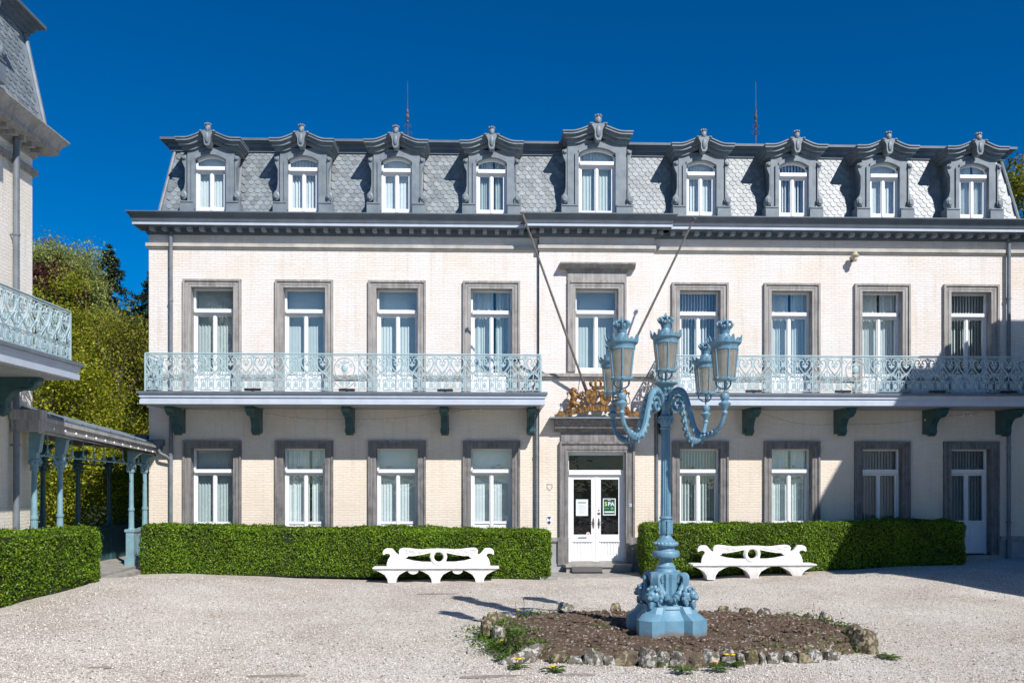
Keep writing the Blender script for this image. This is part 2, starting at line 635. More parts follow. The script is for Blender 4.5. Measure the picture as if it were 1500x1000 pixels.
def window_set(kind, half, zb, zt, ztr, zp, arch=None, surround=True, stone=None):
    """shared meshes of one kind of window: joinery, panes, blind, stone surround. arch: rise of a segmental head"""
    R = REC
    j = MB()
    fw = 0.05
    ztc = zt
    y0, y1 = R, R + 0.07
    j.box(-half, -half + fw, y0, y1, zb, zt)
    j.box(half - fw, half, y0, y1, zb, zt)
    if arch:
        path = [(-half + 2 * half * k / 12, zt - 0.012 + arch * (1 - ((k - 6) / 6) ** 2)) for k in range(13)]
        j.ribbon(path, -fw, 0.06, y0, y1)
    else:
        j.box(-half + fw, half - fw, y0 + 0.002, y1, zt - fw, zt)
    # transom bar, standing forward
    j.box(-half + fw - 0.01, half - fw + 0.01, R - 0.075, R + 0.09, ztr - 0.045, ztr + 0.05)
    j.box(-half + fw - 0.01, half - fw + 0.01, R - 0.03, R + 0.085, ztr - 0.075, ztr - 0.045)
    # two casements
    yl0, yl1 = R + 0.015, R + 0.075
    st = 0.045
    lo = zb + 0.03
    top = ztr - 0.078
    for s in (-1, 1):
        xa, xb = (fw + 0.004 - half, -0.008) if s < 0 else (0.008, half - fw - 0.004)
        j.box(xa, xa + st, yl0, yl1, lo, top)
        j.box(xb - st, xb, yl0, yl1, lo, top)
        j.box(xa + st, xb - st, yl0 + 0.003, yl1, top - st, top)
        j.box(xa + st, xb - st, yl0 + 0.003, yl1, lo, lo + 0.10)
        if zp:
            j.box(xa + st, xb - st, yl0 + 0.003, yl1, zp - 0.07, zp)
            j.box(xa + st, xb - st, yl0 + 0.035, yl1 - 0.005, lo + 0.10, zp - 0.07)
            j.box(xa + st + 0.05, xb - st - 0.05, yl0 + 0.018, yl1 - 0.01, lo + 0.15, zp - 0.12)
    j.box(-0.028, 0.028, R - 0.004, R + 0.02, lo, top)
    W = {'joinery': j.mesh('window', white)}
    g0 = zp if zp else lo + 0.10
    panes = []
    for xa, xb, za, zc in ((-half + fw, half - fw, ztr + 0.05, zt - fw), (-half + fw + st, -0.05, g0, top - st), (0.05, half - fw - st, g0, top - st)):
        p = MB()
        if arch and za > ztr:
            pth = [(xa + (xb - xa) * k / 10, zt - 0.01 + arch * (1 - ((k - 5) / 5) ** 2)) for k in range(11)]
            p.plate([(xa, za), (xb, za)] + pth[::-1], R + 0.040, R + 0.046)
        else:
            p.box(xa - 0.004, xb + 0.004, R + 0.040, R + 0.046, za - 0.004, zc + 0.004)
        panes.append(p.mesh('pane', glass))
    W['panes'] = panes
    blinds = []
    for v in range(4):
        bl = MB()
        yb = R + 0.24
        n = int(2 * half / 0.085)
        rr = random.Random(v)
        ang0 = (0.35, 0.68, 0.25, 0.6)[v]
        if v == 3:
            # a drawn curtain hanging in soft folds, parted a little off centre
            for xa, xb in ((-half, 0.10 * half), (0.22 * half, half)):
                m_ = 40
                cv = []
                for q in range(m_ + 1):
                    x = xa + (xb - xa) * q / m_
                    dy = 0.03 * math.sin(q * 0.95 + math.sin(q * 0.31) * 1.5)
                    cv += [(x, yb + dy, zb + 0.05), (x, yb + dy * 0.6, zt + (arch or 0))]
                bl.add(cv, [(2 * q, 2 * q + 2, 2 * q + 3, 2 * q + 1) for q in range(m_)], True)
            n = -1
        for k in range(n + 1):
            x = -half + 0.02 + (2 * half - 0.04) * k / n
            a = ang0 + rr.uniform(-0.07, 0.07)
            dx, dy = 0.045 * math.cos(a), 0.045 * math.sin(a)
            bl.add([(x - dx, yb - dy, zb + 0.08), (x + dx, yb + dy, zb + 0.08), (x + dx, yb + dy, zt + (arch or 0)), (x - dx, yb - dy, zt + (arch or 0))], [(0, 1, 2, 3)])
        if v in (0, 2):
            bl.box(-half - 0.05, half + 0.05, yb + 0.07, yb + 0.075, zb, zt + 0.1 + (arch or 0))
        blinds.append(bl.mesh('blind', blind_m))
    W['blinds'] = blinds
    if surround:
        s = MB()
        w = 0.215
        zo = zt + 0.205
        s.box(-half - w, -half, -0.05, R, zb, zt)
        s.box(half, half + w, -0.05, R, zb, zt)
        s.box(-half - w, half + w, -0.052, R, zt, zo)
        # outer fillet and a bead nearer the opening
        for sg in (-1, 1):
            xo = sg * (half + w)
            s.box(xo, xo - sg * 0.055, -0.085, -0.045, zb, zo - 0.055)
            xi = sg * (half + 0.07)
            s.box(xi, xi + sg * 0.02, -0.062, -0.045, zb, zt + 0.07)
        s.box(-half - w, half + w, -0.086, -0.047, zo - 0.055, zo)
        s.box(-half - 0.09, half + 0.09, -0.064, -0.047, zt + 0.07, zt + 0.09)
        W['surround'] = s.mesh('surround', stone or stone_up)
    WIN[kind] = W


Z_FL = 4.75
window_set('upper', HALF, Z_FL, 7.66, 7.05, 5.42)
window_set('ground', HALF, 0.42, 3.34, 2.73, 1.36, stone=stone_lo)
window_set('centre', 0.58, 5.42, 7.66, 7.05, None)
window_set('dormer', 0.41, 9.66, 11.02, 10.80, None, arch=0.14, surround=False)
window_set('great_dormer', 0.50, 9.66, 11.30, 11.05, None, arch=0.16, surround=False)


def place_window(parent, kind, x, y, v=0, name='window', nested=True):
    W = WIN[kind]
    w = put(name, W['joinery'], parent, (x, y, 0))
    for p in W['panes']:
        put('pane', p, w)
    put('blind', W['blinds'][v % 4], w)
    if 'surround' in W:
        put('surround', W['surround'], w)
    return w


# fish-scale slate: a plate with a rounded lower end, lying in its own (x, z) plane, tilted when placed
def slate_shape(w=0.172, h=0.26, th=0.018):
    r = w / 2
    out = [(-r, h), (r, h), (r, r * 0.95)]
    for k in range(1, 8):
        a = -PI * k / 8
        out.append((r * math.cos(a), r * 0.95 + r * math.sin(a)))
    out.append((-r, r * 0.95))
    return MB().plate(out, -th, 0)


SLATE_ME = slate_shape().mesh('slate', slate)
ROOF_Z0, ROOF_Z1, ROOF_Y0, ROOF_Y1 = 9.42, 11.55, 0.14, 0.56
ROOF_TILT = math.atan2(ROOF_Y1 - ROOF_Y0, ROOF_Z1 - ROOF_Z0)


def lay_slates(parent, x0, x1, gaps, singles, ROOF_Y0=ROOF_Y0, ROOF_Y1=ROOF_Y1):
    """scales over the front slope; the `singles` nearest to x_mid are separate pieces, the rest one mesh"""
    ROOF_TILT = math.atan2(ROOF_Y1 - ROOF_Y0, ROOF_Z1 - ROOF_Z0)
    L = math.hypot(ROOF_Y1 - ROOF_Y0, ROOF_Z1 - ROOF_Z0)
    dirv = Vector((0, math.sin(ROOF_TILT), math.cos(ROOF_TILT)))
    spots = []
    row = 0
    s = 0.03
    while s < L - 0.1:
        xo = 0.09 if row % 2 else 0.0
        inset = 0.36 * s / L + 0.16
        x = x0 + xo + 0.05
        while x < x1:
            z = ROOF_Z0 + dirv.z * s
            if x0 + inset < x < x1 - inset and not any(abs(x - g[0]) < g[1] for g in gaps):
                spots.append((x, s))
            x += 0.18
        s += 0.122
        row += 1
    spots.sort(key=lambda p: singles[1](p[0]))
    base = np.array([v.co[:] for v in SLATE_ME.vertices])
    faces = [tuple(p.vertices) for p in SLATE_ME.polygons]
    rest = MB()
    for i, (x, s) in enumerate(spots):
        p = Vector((x, ROOF_Y0, ROOF_Z0)) + dirv * s + Vector((0, -0.036, 0))
        tilt = -(ROOF_TILT + 0.10 + random.uniform(-0.012, 0.012))
        rot = random.uniform(-0.02, 0.02)
        if i < singles[0]:
            o = put('slate', SLATE_ME, parent, p)
            o.rotation_euler = (tilt, rot, 0)
        else:
            Mx = Matrix.Translation(p) @ Matrix.Rotation(tilt, 4, 'X') @ Matrix.Rotation(rot, 4, 'Y')
            rest.add([Mx @ Vector(q) for q in base], faces)
    if rest.v:
        tag(obj('slates', rest, slate, parent), None, kind='stuff')


def scroll_curve(c, r0, r1, a0, turns, n=14, plane='xz', y=0.0):
    out = []
    for k in range(n + 1):
        t = k / n
        r = r0 + (r1 - r0) * t
        a = a0 + turns * 2 * PI * t
        u, w = c[0] + r * math.cos(a), c[1] + r * math.sin(a)
        out.append((u, y, w) if plane == 'xz' else (y, u, w))
    return out


def dormer_meshes(big):
    if big:
        wo, ww, zt, arch, zs = 0.50, 0.80, 11.30, 0.16, 0.38
        hw = 0.95
    else:
        wo, ww, zt, arch, zs = 0.41, 0.62, 11.02, 0.14, 0.0
        hw = 0.86
    D = {}
    # housing: cheeks, stone-like zinc front with an arched head
    h = MB()
    arc = [(-wo + 2 * wo * k / 12, zt + arch * (1 - ((k - 6) / 6) ** 2)) for k in range(13)]
    ztop = zt + arch + 0.20
    outer = [(-ww, 9.5), (-wo, 9.5)] + arc + [(wo, 9.5), (ww, 9.5), (ww, ztop), (-ww, ztop)]
    h.plate(outer, 0.0, 0.16)
    h.box(-ww + 0.02, -wo - 0.02, 0.16, 0.9, 9.5, ztop)
    h.box(wo + 0.02, ww - 0.02, 0.16, 0.9, 9.5, ztop)
    h.box(-wo - 0.02, wo + 0.02, 0.30, 0.9, zt + arch + 0.02, ztop)
    # raised archivolt
    h.ribbon(arc, 0.0, 0.10, -0.045, 0.01)
    for sg in (-1, 1):
        h.box(sg * wo, sg * (wo + 0.10), -0.045, 0.01, 9.70, zt + 0.01)
    # base blocks
    for sg in (-1, 1):
        h.box(sg * (wo + 0.015), sg * (ww + 0.17), -0.10, 0.25, 9.50, 9.90)
        h.box(sg * (wo + 0.03), sg * (ww + 0.15), -0.12, 0.2, 9.86, 9.885)
    D['housing'] = h.mesh('dormer', zinc)
    # pediment: three stepped bands, raised in the middle, running back to the roof
    p = MB()
    path = []
    z0 = ztop - 0.02
    for k in range(-12, 13):
        u = k / 12 * hw
        au = abs(u)
        f = hw * 0.72
        rise = 0.0 if au > f else 0.15 * (0.5 + 0.5 * math.cos(PI * au / f)) + 0.04 * (1 - au / f)
        path.append((u, z0 + rise))

    def sc(pth, k):
        return [(u * k, z) for u, z in pth]
    yb = 0.62
    p.ribbon(sc(path, 0.86), -0.08, 0.02, -0.06, yb)
    p.ribbon(sc(path, 0.92), 0.02, 0.075, -0.17, yb)
    p.ribbon(sc(path, 0.95), 0.075, 0.105, -0.20, yb)
    p.ribbon(sc(path, 0.985), 0.105, 0.165, -0.25, yb)
    p.ribbon(sc(path, 1.0), 0.165, 0.195, -0.28, yb)
    D['pediment'] = p.mesh('pediment', zinc)
    # side consoles: tall strip, top volute, foot volute
    D['console'] = []
    for sg in (-1, 1):
        c = MB()
        x = sg * (ww + 0.02)
        prof = [(0, 10.0), (0.13, 9.92), (0.16, 10.02), (0.14, 10.14), (0.06, 10.24), (0.03, 10.40), (0.03, zt - 0.25), (0.10, zt - 0.08), (0.12, zt + 0.08), (0, zt + 0.12)]
        c.plate([(x + sg * u, z) for u, z in prof], -0.04, 0.1)
        c.lathe([(0.085, 0), (0.085, 0.03), (0.05, 0.05), (0.05, 0.07)], 12, (0, 0, 0))
        n = 12 * 4
        for i in range(len(c.v) - n, len(c.v)):
            vx, vy, vz = c.v[i]
            c.v[i] = (x + sg * 0.06 + vx, -0.04 - vz, 10.06 + vy * 1.4)
        c.lathe([(0.055, 0), (0.055, 0.02), (0.03, 0.05)], 10, (0, 0, 0))
        n = 10 * 3
        for i in range(len(c.v) - n, len(c.v)):
            vx, vy, vz = c.v[i]
            c.v[i] = (x + sg * 0.05 + vx, -0.04 - vz, zt + 0.03 + vy)
        D['console'].append(c.mesh('console', zinc))
    # keystone cartouche with a small crowned head, standing above the pediment
    k = MB()
    kz = z0 + 0.14
    s = 1.15 if big else 1.0
    prof = [(-0.05, -0.20), (0.05, -0.20), (0.085, -0.12), (0.09, 0.02), (0.13, 0.12), (0.20, 0.17), (0.21, 0.20), (0.14, 0.21), (0.08, 0.18), (-0.08, 0.18), (-0.14, 0.21), (-0.21, 0.20), (-0.20, 0.17), (-0.13, 0.12), (-0.09, 0.02), (-0.085, -0.12)]
    k.plate([(u * s, kz + w * s) for u, w in prof], -0.34, -0.08)
    k.ball((0, -0.34, kz + 0.0), (0.06 * s, 0.05, 0.15 * s), 8, 6)
    for sg in (-1, 1):
        k.ball((sg * 0.17 * s, -0.33, kz + 0.18 * s), (0.045, 0.05, 0.035), 8, 5)
    k.ball((0, -0.24, kz + 0.29 * s), (0.085 * s, 0.085 * s, 0.12 * s), 10, 7, 0.08)
    k.ball((0, -0.31, kz + 0.25 * s), (0.05, 0.04, 0.06), 8, 5, 0.1)
    for q in range(7):
        a = 2 * PI * q / 7
        k.ball((0.07 * s * math.cos(a), -0.24 + 0.07 * s * math.sin(a), kz + 0.385 * s), 0.032, 6, 4)
    k.ball((0, -0.24, kz + 0.40 * s), (0.05, 0.05, 0.04), 8, 4)
    D['keystone'] = k.mesh('keystone', zinc)
    return D


DORM = {False: dormer_meshes(False), True: dormer_meshes(True)}


def place_dormer(parent, x, y, v, big=False):
    D = DORM[big]
    d = put('dormer', D['housing'], parent, (x, y, 0))
    for n in ('pediment', 'keystone'):
        put(n, D[n], d)
    for c in D['console']:
        put('console', c, d)
    W = WIN['great_dormer' if big else 'dormer']
    w = put('window_frame', W['joinery'], d, (0, -0.12, 0))
    for p in W['panes']:
        put('pane', p, d, (0, -0.12, 0))
    put('blind', W['blinds'][v % 4], d, (0, -0.20, 0))
    return d


# railing panel: heart scrolls above, palmette band below
def railing_panel():
    b = MB()
    W = 0.389
    r = 0.014

    def T(pts, rad=r):
        b.tube([(x, 0, z) for x, z in pts], rad, 5)
    for sg in (-1, 1):
        body = spline([(sg * -0.17, 0.345, 0), (sg * -0.07, 0.45, 0), (sg * 0.06, 0.565, 0), (sg * 0.145, 0.69, 0), (sg * 0.158, 0.80, 0), (sg * 0.11, 0.875, 0), (sg * 0.05, 0.855, 0), (sg * 0.04, 0.79, 0), (sg * 0.085, 0.775, 0)], 4)
        T([(p.x, p.y) for p in body], 0.0175)
        sm = spline([(sg * 0.19, 0.60, 0), (sg * 0.135, 0.53, 0), (sg * 0.13, 0.45, 0), (sg * 0.165, 0.42, 0), (sg * 0.185, 0.455, 0)], 3)
        T([(p.x, p.y) for p in sm], 0.013)
        # leaf lobes in the heart
        b.plate([(sg * 0.01, 0.66), (sg * 0.065, 0.70), (sg * 0.075, 0.745), (sg * 0.045, 0.735), (sg * 0.01, 0.71)], -0.007, 0.007)
        b.plate([(sg * 0.19, 0.66), (sg * 0.165, 0.72), (sg * 0.17, 0.79), (sg * 0.194, 0.83)], -0.007, 0.007)
    b.plate([(0, 0.64), (0.028, 0.69), (0.018, 0.76), (0, 0.80), (-0.018, 0.76), (-0.028, 0.69)], -0.01, 0.01)
    b.ball((0, 0, 0.885), 0.02, 6, 4)
    T([(0, 0.36), (0, 0.52)], 0.012)
    for sg in (-1, 1):
        T([(p[0], p[2]) for p in scroll_curve((sg * 0.075, 0.50), 0.04, 0.012, 1.2, 1.2 * sg, 10)], 0.010)
        T([(p[0], p[2]) for p in scroll_curve((sg * 0.16, 0.885), 0.035, 0.012, 0.2, 1.2 * sg, 10)], 0.010)
        b.plate([(sg * 0.085, 0.40), (sg * 0.12, 0.43), (sg * 0.11, 0.50), (sg * 0.085, 0.46)], -0.007, 0.007)
    # bars: bottom, waist
    b.box(-W / 2, W / 2, -0.010, 0.010, 0.055, 0.075)
    b.box(-W / 2, W / 2, -0.009, 0.009, 0.325, 0.342)
    for k in range(4):
        x = -W / 2 + W / 8 + k * W / 4
        b.box(x - 0.009, x + 0.009, -0.006, 0.006, 0.075, 0.325)
        if k % 2 == 0:
            xc = x + W / 8
            b.plate([(xc, 0.10), (xc + 0.03, 0.16), (xc + 0.058, 0.20), (xc + 0.03, 0.215), (xc + 0.022, 0.26), (xc, 0.29), (xc - 0.022, 0.26), (xc - 0.03, 0.215), (xc - 0.058, 0.20), (xc - 0.03, 0.16)], -0.007, 0.007)
            arcp = [(xc + 0.085 * math.cos(PI * q / 6), 0.30 - 0.0 + 0.03 * math.sin(PI * q / 6) - 0.02) for q in range(7)]
            T(arcp, 0.010)
            arcp = [(xc + 0.085 * math.cos(PI * q / 6), 0.085 + 0.05 * math.sin(PI * q / 6)) for q in range(7)]
            T(arcp, 0.009)
    b.box(-W / 2 - 0.011, -W / 2 + 0.011, -0.007, 0.007, 0.055, 0.60)
    T([(-W / 2, 0.60), (-W / 2, 0.93)], 0.009)
    return b.mesh('railing_panel', iron)


def medallion_panel():
    b = MB()
    W = 0.72

    def T(pts, rad=0.012):
        b.tube([(x, 0, z) for x, z in pts], rad, 5)
    ring = [(0.26 * math.cos(2 * PI * k / 24), 0, 0.60 + 0.28 * math.sin(2 * PI * k / 24)) for k in range(24)]
    b.tube(ring, 0.014, 5, closed=True)
    b.ball((0, 0, 0.62), (0.085, 0.03, 0.11), 10, 6)
    b.plate([(-0.10, 0.73), (0.10, 0.73), (0.13, 0.80), (0.06, 0.77), (0, 0.84), (-0.06, 0.77), (-0.13, 0.80)], -0.01, 0.01)
    b.plate([(-0.12, 0.52), (0, 0.42), (0.12, 0.52), (0.05, 0.50), (0, 0.53), (-0.05, 0.50)], -0.01, 0.01)
    for sg in (-1, 1):
        for (c, r0, a0) in (((sg * 0.29, 0.84), 0.065, 0.3), ((sg * 0.28, 0.42), 0.07, 2.1), ((sg * 0.17, 0.68), 0.05, 1.0)):
            T([(p[0], p[2]) for p in scroll_curve(c, r0, 0.018, a0, 1.3 * sg)], 0.009)
        sw = spline([(0, 0.10, 0), (sg * 0.12, 0.14, 0), (sg * 0.22, 0.22, 0), (sg * 0.29, 0.34, 0)], 4)
        T([(p.x, p.y) for p in sw], 0.013)
        b.plate([(sg * 0.03, 0.13), (sg * 0.12, 0.20), (sg * 0.15, 0.29), (sg * 0.07, 0.25), (sg * 0.02, 0.30)], -0.008, 0.008)
        b.box(sg * W / 2 - 0.012, sg * W / 2 + 0.012, -0.012, 0.012, 0.0, 0.95)
        b.plate([(sg * 0.25, 0.12), (sg * 0.31, 0.18), (sg * 0.28, 0.27), (sg * 0.23, 0.21)], -0.007, 0.007)
    b.box(-W / 2, W / 2, -0.010, 0.010, 0.055, 0.075)
    b.box(-W / 2, W / 2, -0.009, 0.009, 0.325, 0.342)
    return b.mesh('medallion_panel', iron)


RAIL_ME, MEDAL_ME = railing_panel(), medallion_panel()


def balcony(root, xa, xb, proj=1.25, side=3, medal=True):
    z = 4.73
    s = MB()
    s.box(xa - 0.16, xb + 0.16, -proj - 0.20, -0.005, z - 0.062, z)
    sl = obj('balcony_slab', s, zinc_dk, root)
    f = MB()
    f.box(xa - 0.11, xb + 0.11, -proj - 0.15, -0.006, z - 0.15, z - 0.062)
    f.box(xa - 0.085, xb + 0.085, -proj - 0.115, -0.007, z - 0.21, z - 0.15)
    f.box(xa - 0.10, xb + 0.10, -proj - 0.135, -0.008, z - 0.32, z - 0.21)
    obj('fascia', f, lavender, sl)
    u = MB()
    u.box(xa, xb, -proj - 0.02, -0.01, z - 0.332, z - 0.3205)
    n = max(1, round((xb - xa) / 2.5))
    for k in range(n):
        p0 = xa + (xb - xa) * k / n + 0.2
        p1 = xa + (xb - xa) * (k + 1) / n - 0.2
        u.box(p0, p1, -proj + 0.1, -0.15, z - 0.345, z - 0.331)
    obj('soffit', u, soffit_m, sl)
    r = MB()
    y = -proj
    r.tube([(xa, y, z + 0.975), (xb, y, z + 0.975)], 0.026, 8, flat=0.8)
    r.box(xa, xb, y - 0.012, y + 0.012, z + 0.925, z + 0.942)
    for x in (xa, xb):
        r.tube([(x, y, z + 0.975), (x, -0.01, z + 0.975)], 0.024, 8)
        r.box(x - 0.02, x + 0.02, y - 0.02, y + 0.02, z, z + 0.96)
    rl = obj('railing', r, iron, root)
    W = 0.389
    if medal:
        xm = (xa + xb) / 2
        put('medallion_panel', MEDAL_ME, rl, (xm, y, z))
        spans = [(xa, xm - 0.36), (xm + 0.36, xb)]
    else:
        spans = [(xa, xb)]
    for (p, q) in spans:
        n = round((q - p) / W)
        w = (q - p) / n
        for k in range(n):
            put('railing_panel', RAIL_ME, rl, (p + (k + 0.5) * w, y, z), 0, (w / W, 1, 1))
    for x in (xa, xb):
        w = proj / side
        for k in range(side):
            put('railing_panel', RAIL_ME, rl, (x, y + (k + 0.5) * w, z), PI / 2, (w / W, 1, 1))
    return sl


def bracket_mesh():
    b = MB()
    prof = [(0, 4.405), (-1.02, 4.405), (-1.05, 4.33), (-1.0, 4.25), (-0.9, 4.205), (-0.78, 4.20), (-0.66, 4.18), (-0.55, 4.11), (-0.47, 4.0), (-0.43, 3.90), (-0.45, 3.80), (-0.40, 3.735), (-0.31, 3.705), (-0.2, 3.72), (-0.12, 3.76), (0, 3.74)]
    b.plate(prof, -0.095, 0.095, axis='x')
    # acanthus leaf on the front edge and rolled volutes
    lead = spline([(-1.03, 4.33, 0), (-0.9, 4.19, 0), (-0.66, 4.165, 0), (-0.53, 4.09, 0), (-0.43, 3.93, 0), (-0.42, 3.76, 0), (-0.3, 3.69, 0)], 4)
    for dx in (-0.075, -0.025, 0.025, 0.075):
        b.tube([(dx, p.x, p.y) for p in lead], 0.026, 6)
    for dx in (-0.1, 0.1):
        for (yy, zz, rr) in ((-0.93, 4.30, 0.085), (-0.34, 3.80, 0.085)):
            ring = scroll_curve((yy, zz), rr, 0.02, 0, 1.6, 18, 'yz', dx)
            b.tube(ring, 0.017, 5)
    b.box(-0.11, 0.11, -1.04, 0, 4.375, 4.4)
    return b.mesh('bracket', teal)


BRACKET_ME = bracket_mesh()


def downpipe(parent, x, z0, z1, y=-0.11, r=0.052, foot=True):
    b = MB()
    b.tube([(x, y, z0), (x, y, z1)], r, 10)
    z = z0 + 1.0
    while z < z1 - 0.2:
        b.tube([(x, y, z), (x, y, z + 0.05)], r + 0.012, 10)
        b.box(x - 0.02, x + 0.02, y, -0.0, z + 0.01, z + 0.04)
        z += 2.05
    if foot:
        b.tube([(x, y, z0), (x, y, z0 + 0.55)], r + 0.016, 10)
    return obj('downpipe', b, pipe_m, parent)


MOD_GREY = MB().box(-0.058, 0.058, -0.275, -0.07, 9.132, 9.224).mesh('modillion', wing_grey)
MOD_ME = MB().box(-0.058, 0.058, -0.275, -0.07, 9.132, 9.224).mesh('modillion', soffit_m)


def cornice(root, x0, x1, yf, hook=True, mats=None, left_end=True, right_end=True):
    """gutter, pale fillet, soffit, modillions and bed mould along the front between x0 and x1"""
    gm, fm, sm, bm_ = mats or (zinc_dk, lavender, soffit_m, zinc_dk)
    el = 0.40 if left_end else 0.0
    er = 0.40 if right_end else 0.0
    prof = [(0.3, 9.30), (-0.42, 9.30), (-0.44, 9.36), (-0.49, 9.425), (-0.545, 9.48), (-0.58, 9.505), (-0.58, 9.53), (-0.55, 9.53), (-0.48, 9.50), (0.3, 9.50)]
    g = MB()
    n = len(prof)
    vs = []
    for (x, e, sg) in ((x0, el, -1), (x1, er, 1)):
        for (y, z) in prof:
            out = (max(0.0, -y) - 0.0) * (e / 0.58) if e else 0.0
            vs.append((x + sg * out, yf + y, z))
    g.add(vs, [tuple(range(n)), tuple(range(2 * n - 1, n - 1, -1))] + [(i, (i + 1) % n, n + (i + 1) % n, n + i) for i in range(n)])
    gu = obj('gutter', g, gm, root)
    k = 0.30
    f = MB()
    f.box(x0 - el * 0.72, x1 + er * 0.72, yf - 0.40, yf + 0.2, 9.222, 9.299)
    obj('fillet', f, fm, gu)
    s = MB()
    s.box(x0 - el * 0.65, x1 + er * 0.65, yf - 0.345, yf + 0.2, 9.205, 9.2215)
    s.box(x0 - el * 0.15, x1 + er * 0.15, yf - 0.075, yf + 0.1, 9.085, 9.2045)
    s.box(x0 - el * 0.08, x1 + er * 0.08, yf - 0.045, yf + 0.1, 9.05, 9.0845)
    obj('bed_mould', s, bm_, gu)
    m = max(1, int((x1 - x0) / 0.32))
    for i in range(m):
        put('modillion', MOD_ME if bm_ is not wing_grey else MOD_GREY, gu, (x0 + (i + 0.5) * (x1 - x0) / m, yf, -0.02))
    return gu


def mansard(root, x0, x1, depth, dormers, slate_to, top=zinc_dk, dy=0.0, ins=0.36):
    """steep slate slopes, flat deck, moulded top edge, hip flashings"""
    a0, a1 = x0 + 0.16, x1 - 0.16
    y0, y1 = ROOF_Y0 - dy, ROOF_Y1 - dy
    yb0, yb1 = depth - 0.14, depth - 0.56
    v = [(a0, y0, ROOF_Z0), (a1, y0, ROOF_Z0), (a1, yb0, ROOF_Z0), (a0, yb0, ROOF_Z0),
         (a0 + ins, y1, ROOF_Z1), (a1 - ins, y1, ROOF_Z1), (a1 - ins, yb1, ROOF_Z1), (a0 + ins, yb1, ROOF_Z1)]
    rf = obj('roof', MB().add(v, [(0, 1, 5, 4), (1, 2, 6, 5), (2, 3, 7, 6), (3, 0, 4, 7), (4, 5, 6, 7), (0, 3, 2, 1)]), slate, root)
    t = MB()
    for (o, za, zb) in ((0.10, 11.47, 11.56), (0.16, 11.56, 11.66), (0.24, 11.66, 11.71), (0.32, 11.71, 11.775)):
        t.box(a0 + ins - o, a1 - ins + o, y1 - o, yb1 + o, za, zb)
    obj('roof_edge', t, top, rf)
    for (p, q) in ((v[0], v[4]), (v[1], v[5])):
        h = MB().tube([(p[0], p[1] - 0.02, p[2]), (q[0], q[1] - 0.02, q[2])], 0.05, 8)
        obj('hip_flashing', h, zinc, rf)
    gaps = [(x, (0.93 if big else 0.72)) for x, big in dormers]
    lay_slates(rf, a0, a1, gaps, slate_to, y0, y1)
    return rf


# ------------------------------------------------------------------ the main house
CX = 3.05
X0, X1 = CX - 12.03, CX + 12.03
DEPTH = 7.0
CH = 1.56                      # half width of the middle bay
YC = -0.12                     # the middle bay stands forward
BAYS = [-10.34, -7.89, -5.40, -2.85, 2.84, 5.37, 7.88, 10.36]
house = thing('spa_house', 'long three storey white brick house with slate mansard, dormers and two iron balconies', 'house')

hw_ = HALF + 0.12
holes = []
for o in BAYS:
    x = CX + o
    holes.append((x - hw_, x + hw_, Z_FL, 7.76))
    holes.append((x - hw_, x + hw_, 0.42, 3.44))
wl = obj('wall', wall_mb(X0, CX - CH, 0.0, 9.2, 0.0, 0.42, holes), brick, house)
wr = obj('wall', wall_mb(CX + CH, X1, 0.0, 9.2, 0.0, 0.42, holes), brick, house)
DH = 0.80                      # half width of the door opening
holes_c = [(CX - 0.70, CX + 0.70, 5.42, 7.76), (CX - DH, CX + DH, 0.0, 3.26)]
obj('wall', wall_mb(CX - CH, CX + CH, 0.0, 9.2, YC, 0.55, holes_c), brick, house)
sb = MB()
sb.box(X0, X0 + 0.4, 0.421, DEPTH, 0, 9.2)
sb.box(X1 - 0.4, X1, 0.421, DEPTH, 0, 9.2)
sb.box(X0 + 0.4, X1 - 0.4, DEPTH - 0.4, DEPTH, 0, 9.2)
obj('side_wall', sb, brick, house)
fl = MB()
fl.box(X0 + 0.4, X1 - 0.4, 0.75, DEPTH - 0.4, 4.3, 4.6)
fl.box(X0 + 0.4, X1 - 0.4, 0.75, DEPTH - 0.4, 9.0, 9.3)
obj('inner_floor', fl, dark_in, house)

# plinth with its cap, broken at every French window
cuts = sorted([CX + o for o in BAYS])


def plinth_run(x0, x1, yf, zg=0.0):
    b = MB()
    b.box(x0, x1, yf - 0.05, yf + 0.1, zg - 0.05, 0.83)
    b.box(x0, x1, yf - 0.075, yf + 0.1, zg - 0.05, 0.24)
    c = MB()
    c.box(x0, x1, yf - 0.11, yf + 0.08, 0.84, 0.94)
    c.box(x0, x1, yf - 0.08, yf + 0.08, 0.80, 0.8395)
    p = obj('plinth', b, stone_pl, house)
    obj('plinth_cap', c, stone_up, p)


edges = [X0] + [e for x in cuts[:4] for e in (x - HALF - 0.23, x + HALF + 0.23)] + [CX - CH]
for a, c in zip(edges[::2], edges[1::2]):
    plinth_run(a, c, 0.0)
edges = [CX + CH] + [e for x in cuts[4:] for e in (x - HALF - 0.23, x + HALF + 0.23)] + [X1]
for a, c in zip(edges[::2], edges[1::2]):
    plinth_run(a, c, 0.0)
plinth_run(CX - CH, CX - DH, YC)
plinth_run(CX + DH, CX + CH, YC)

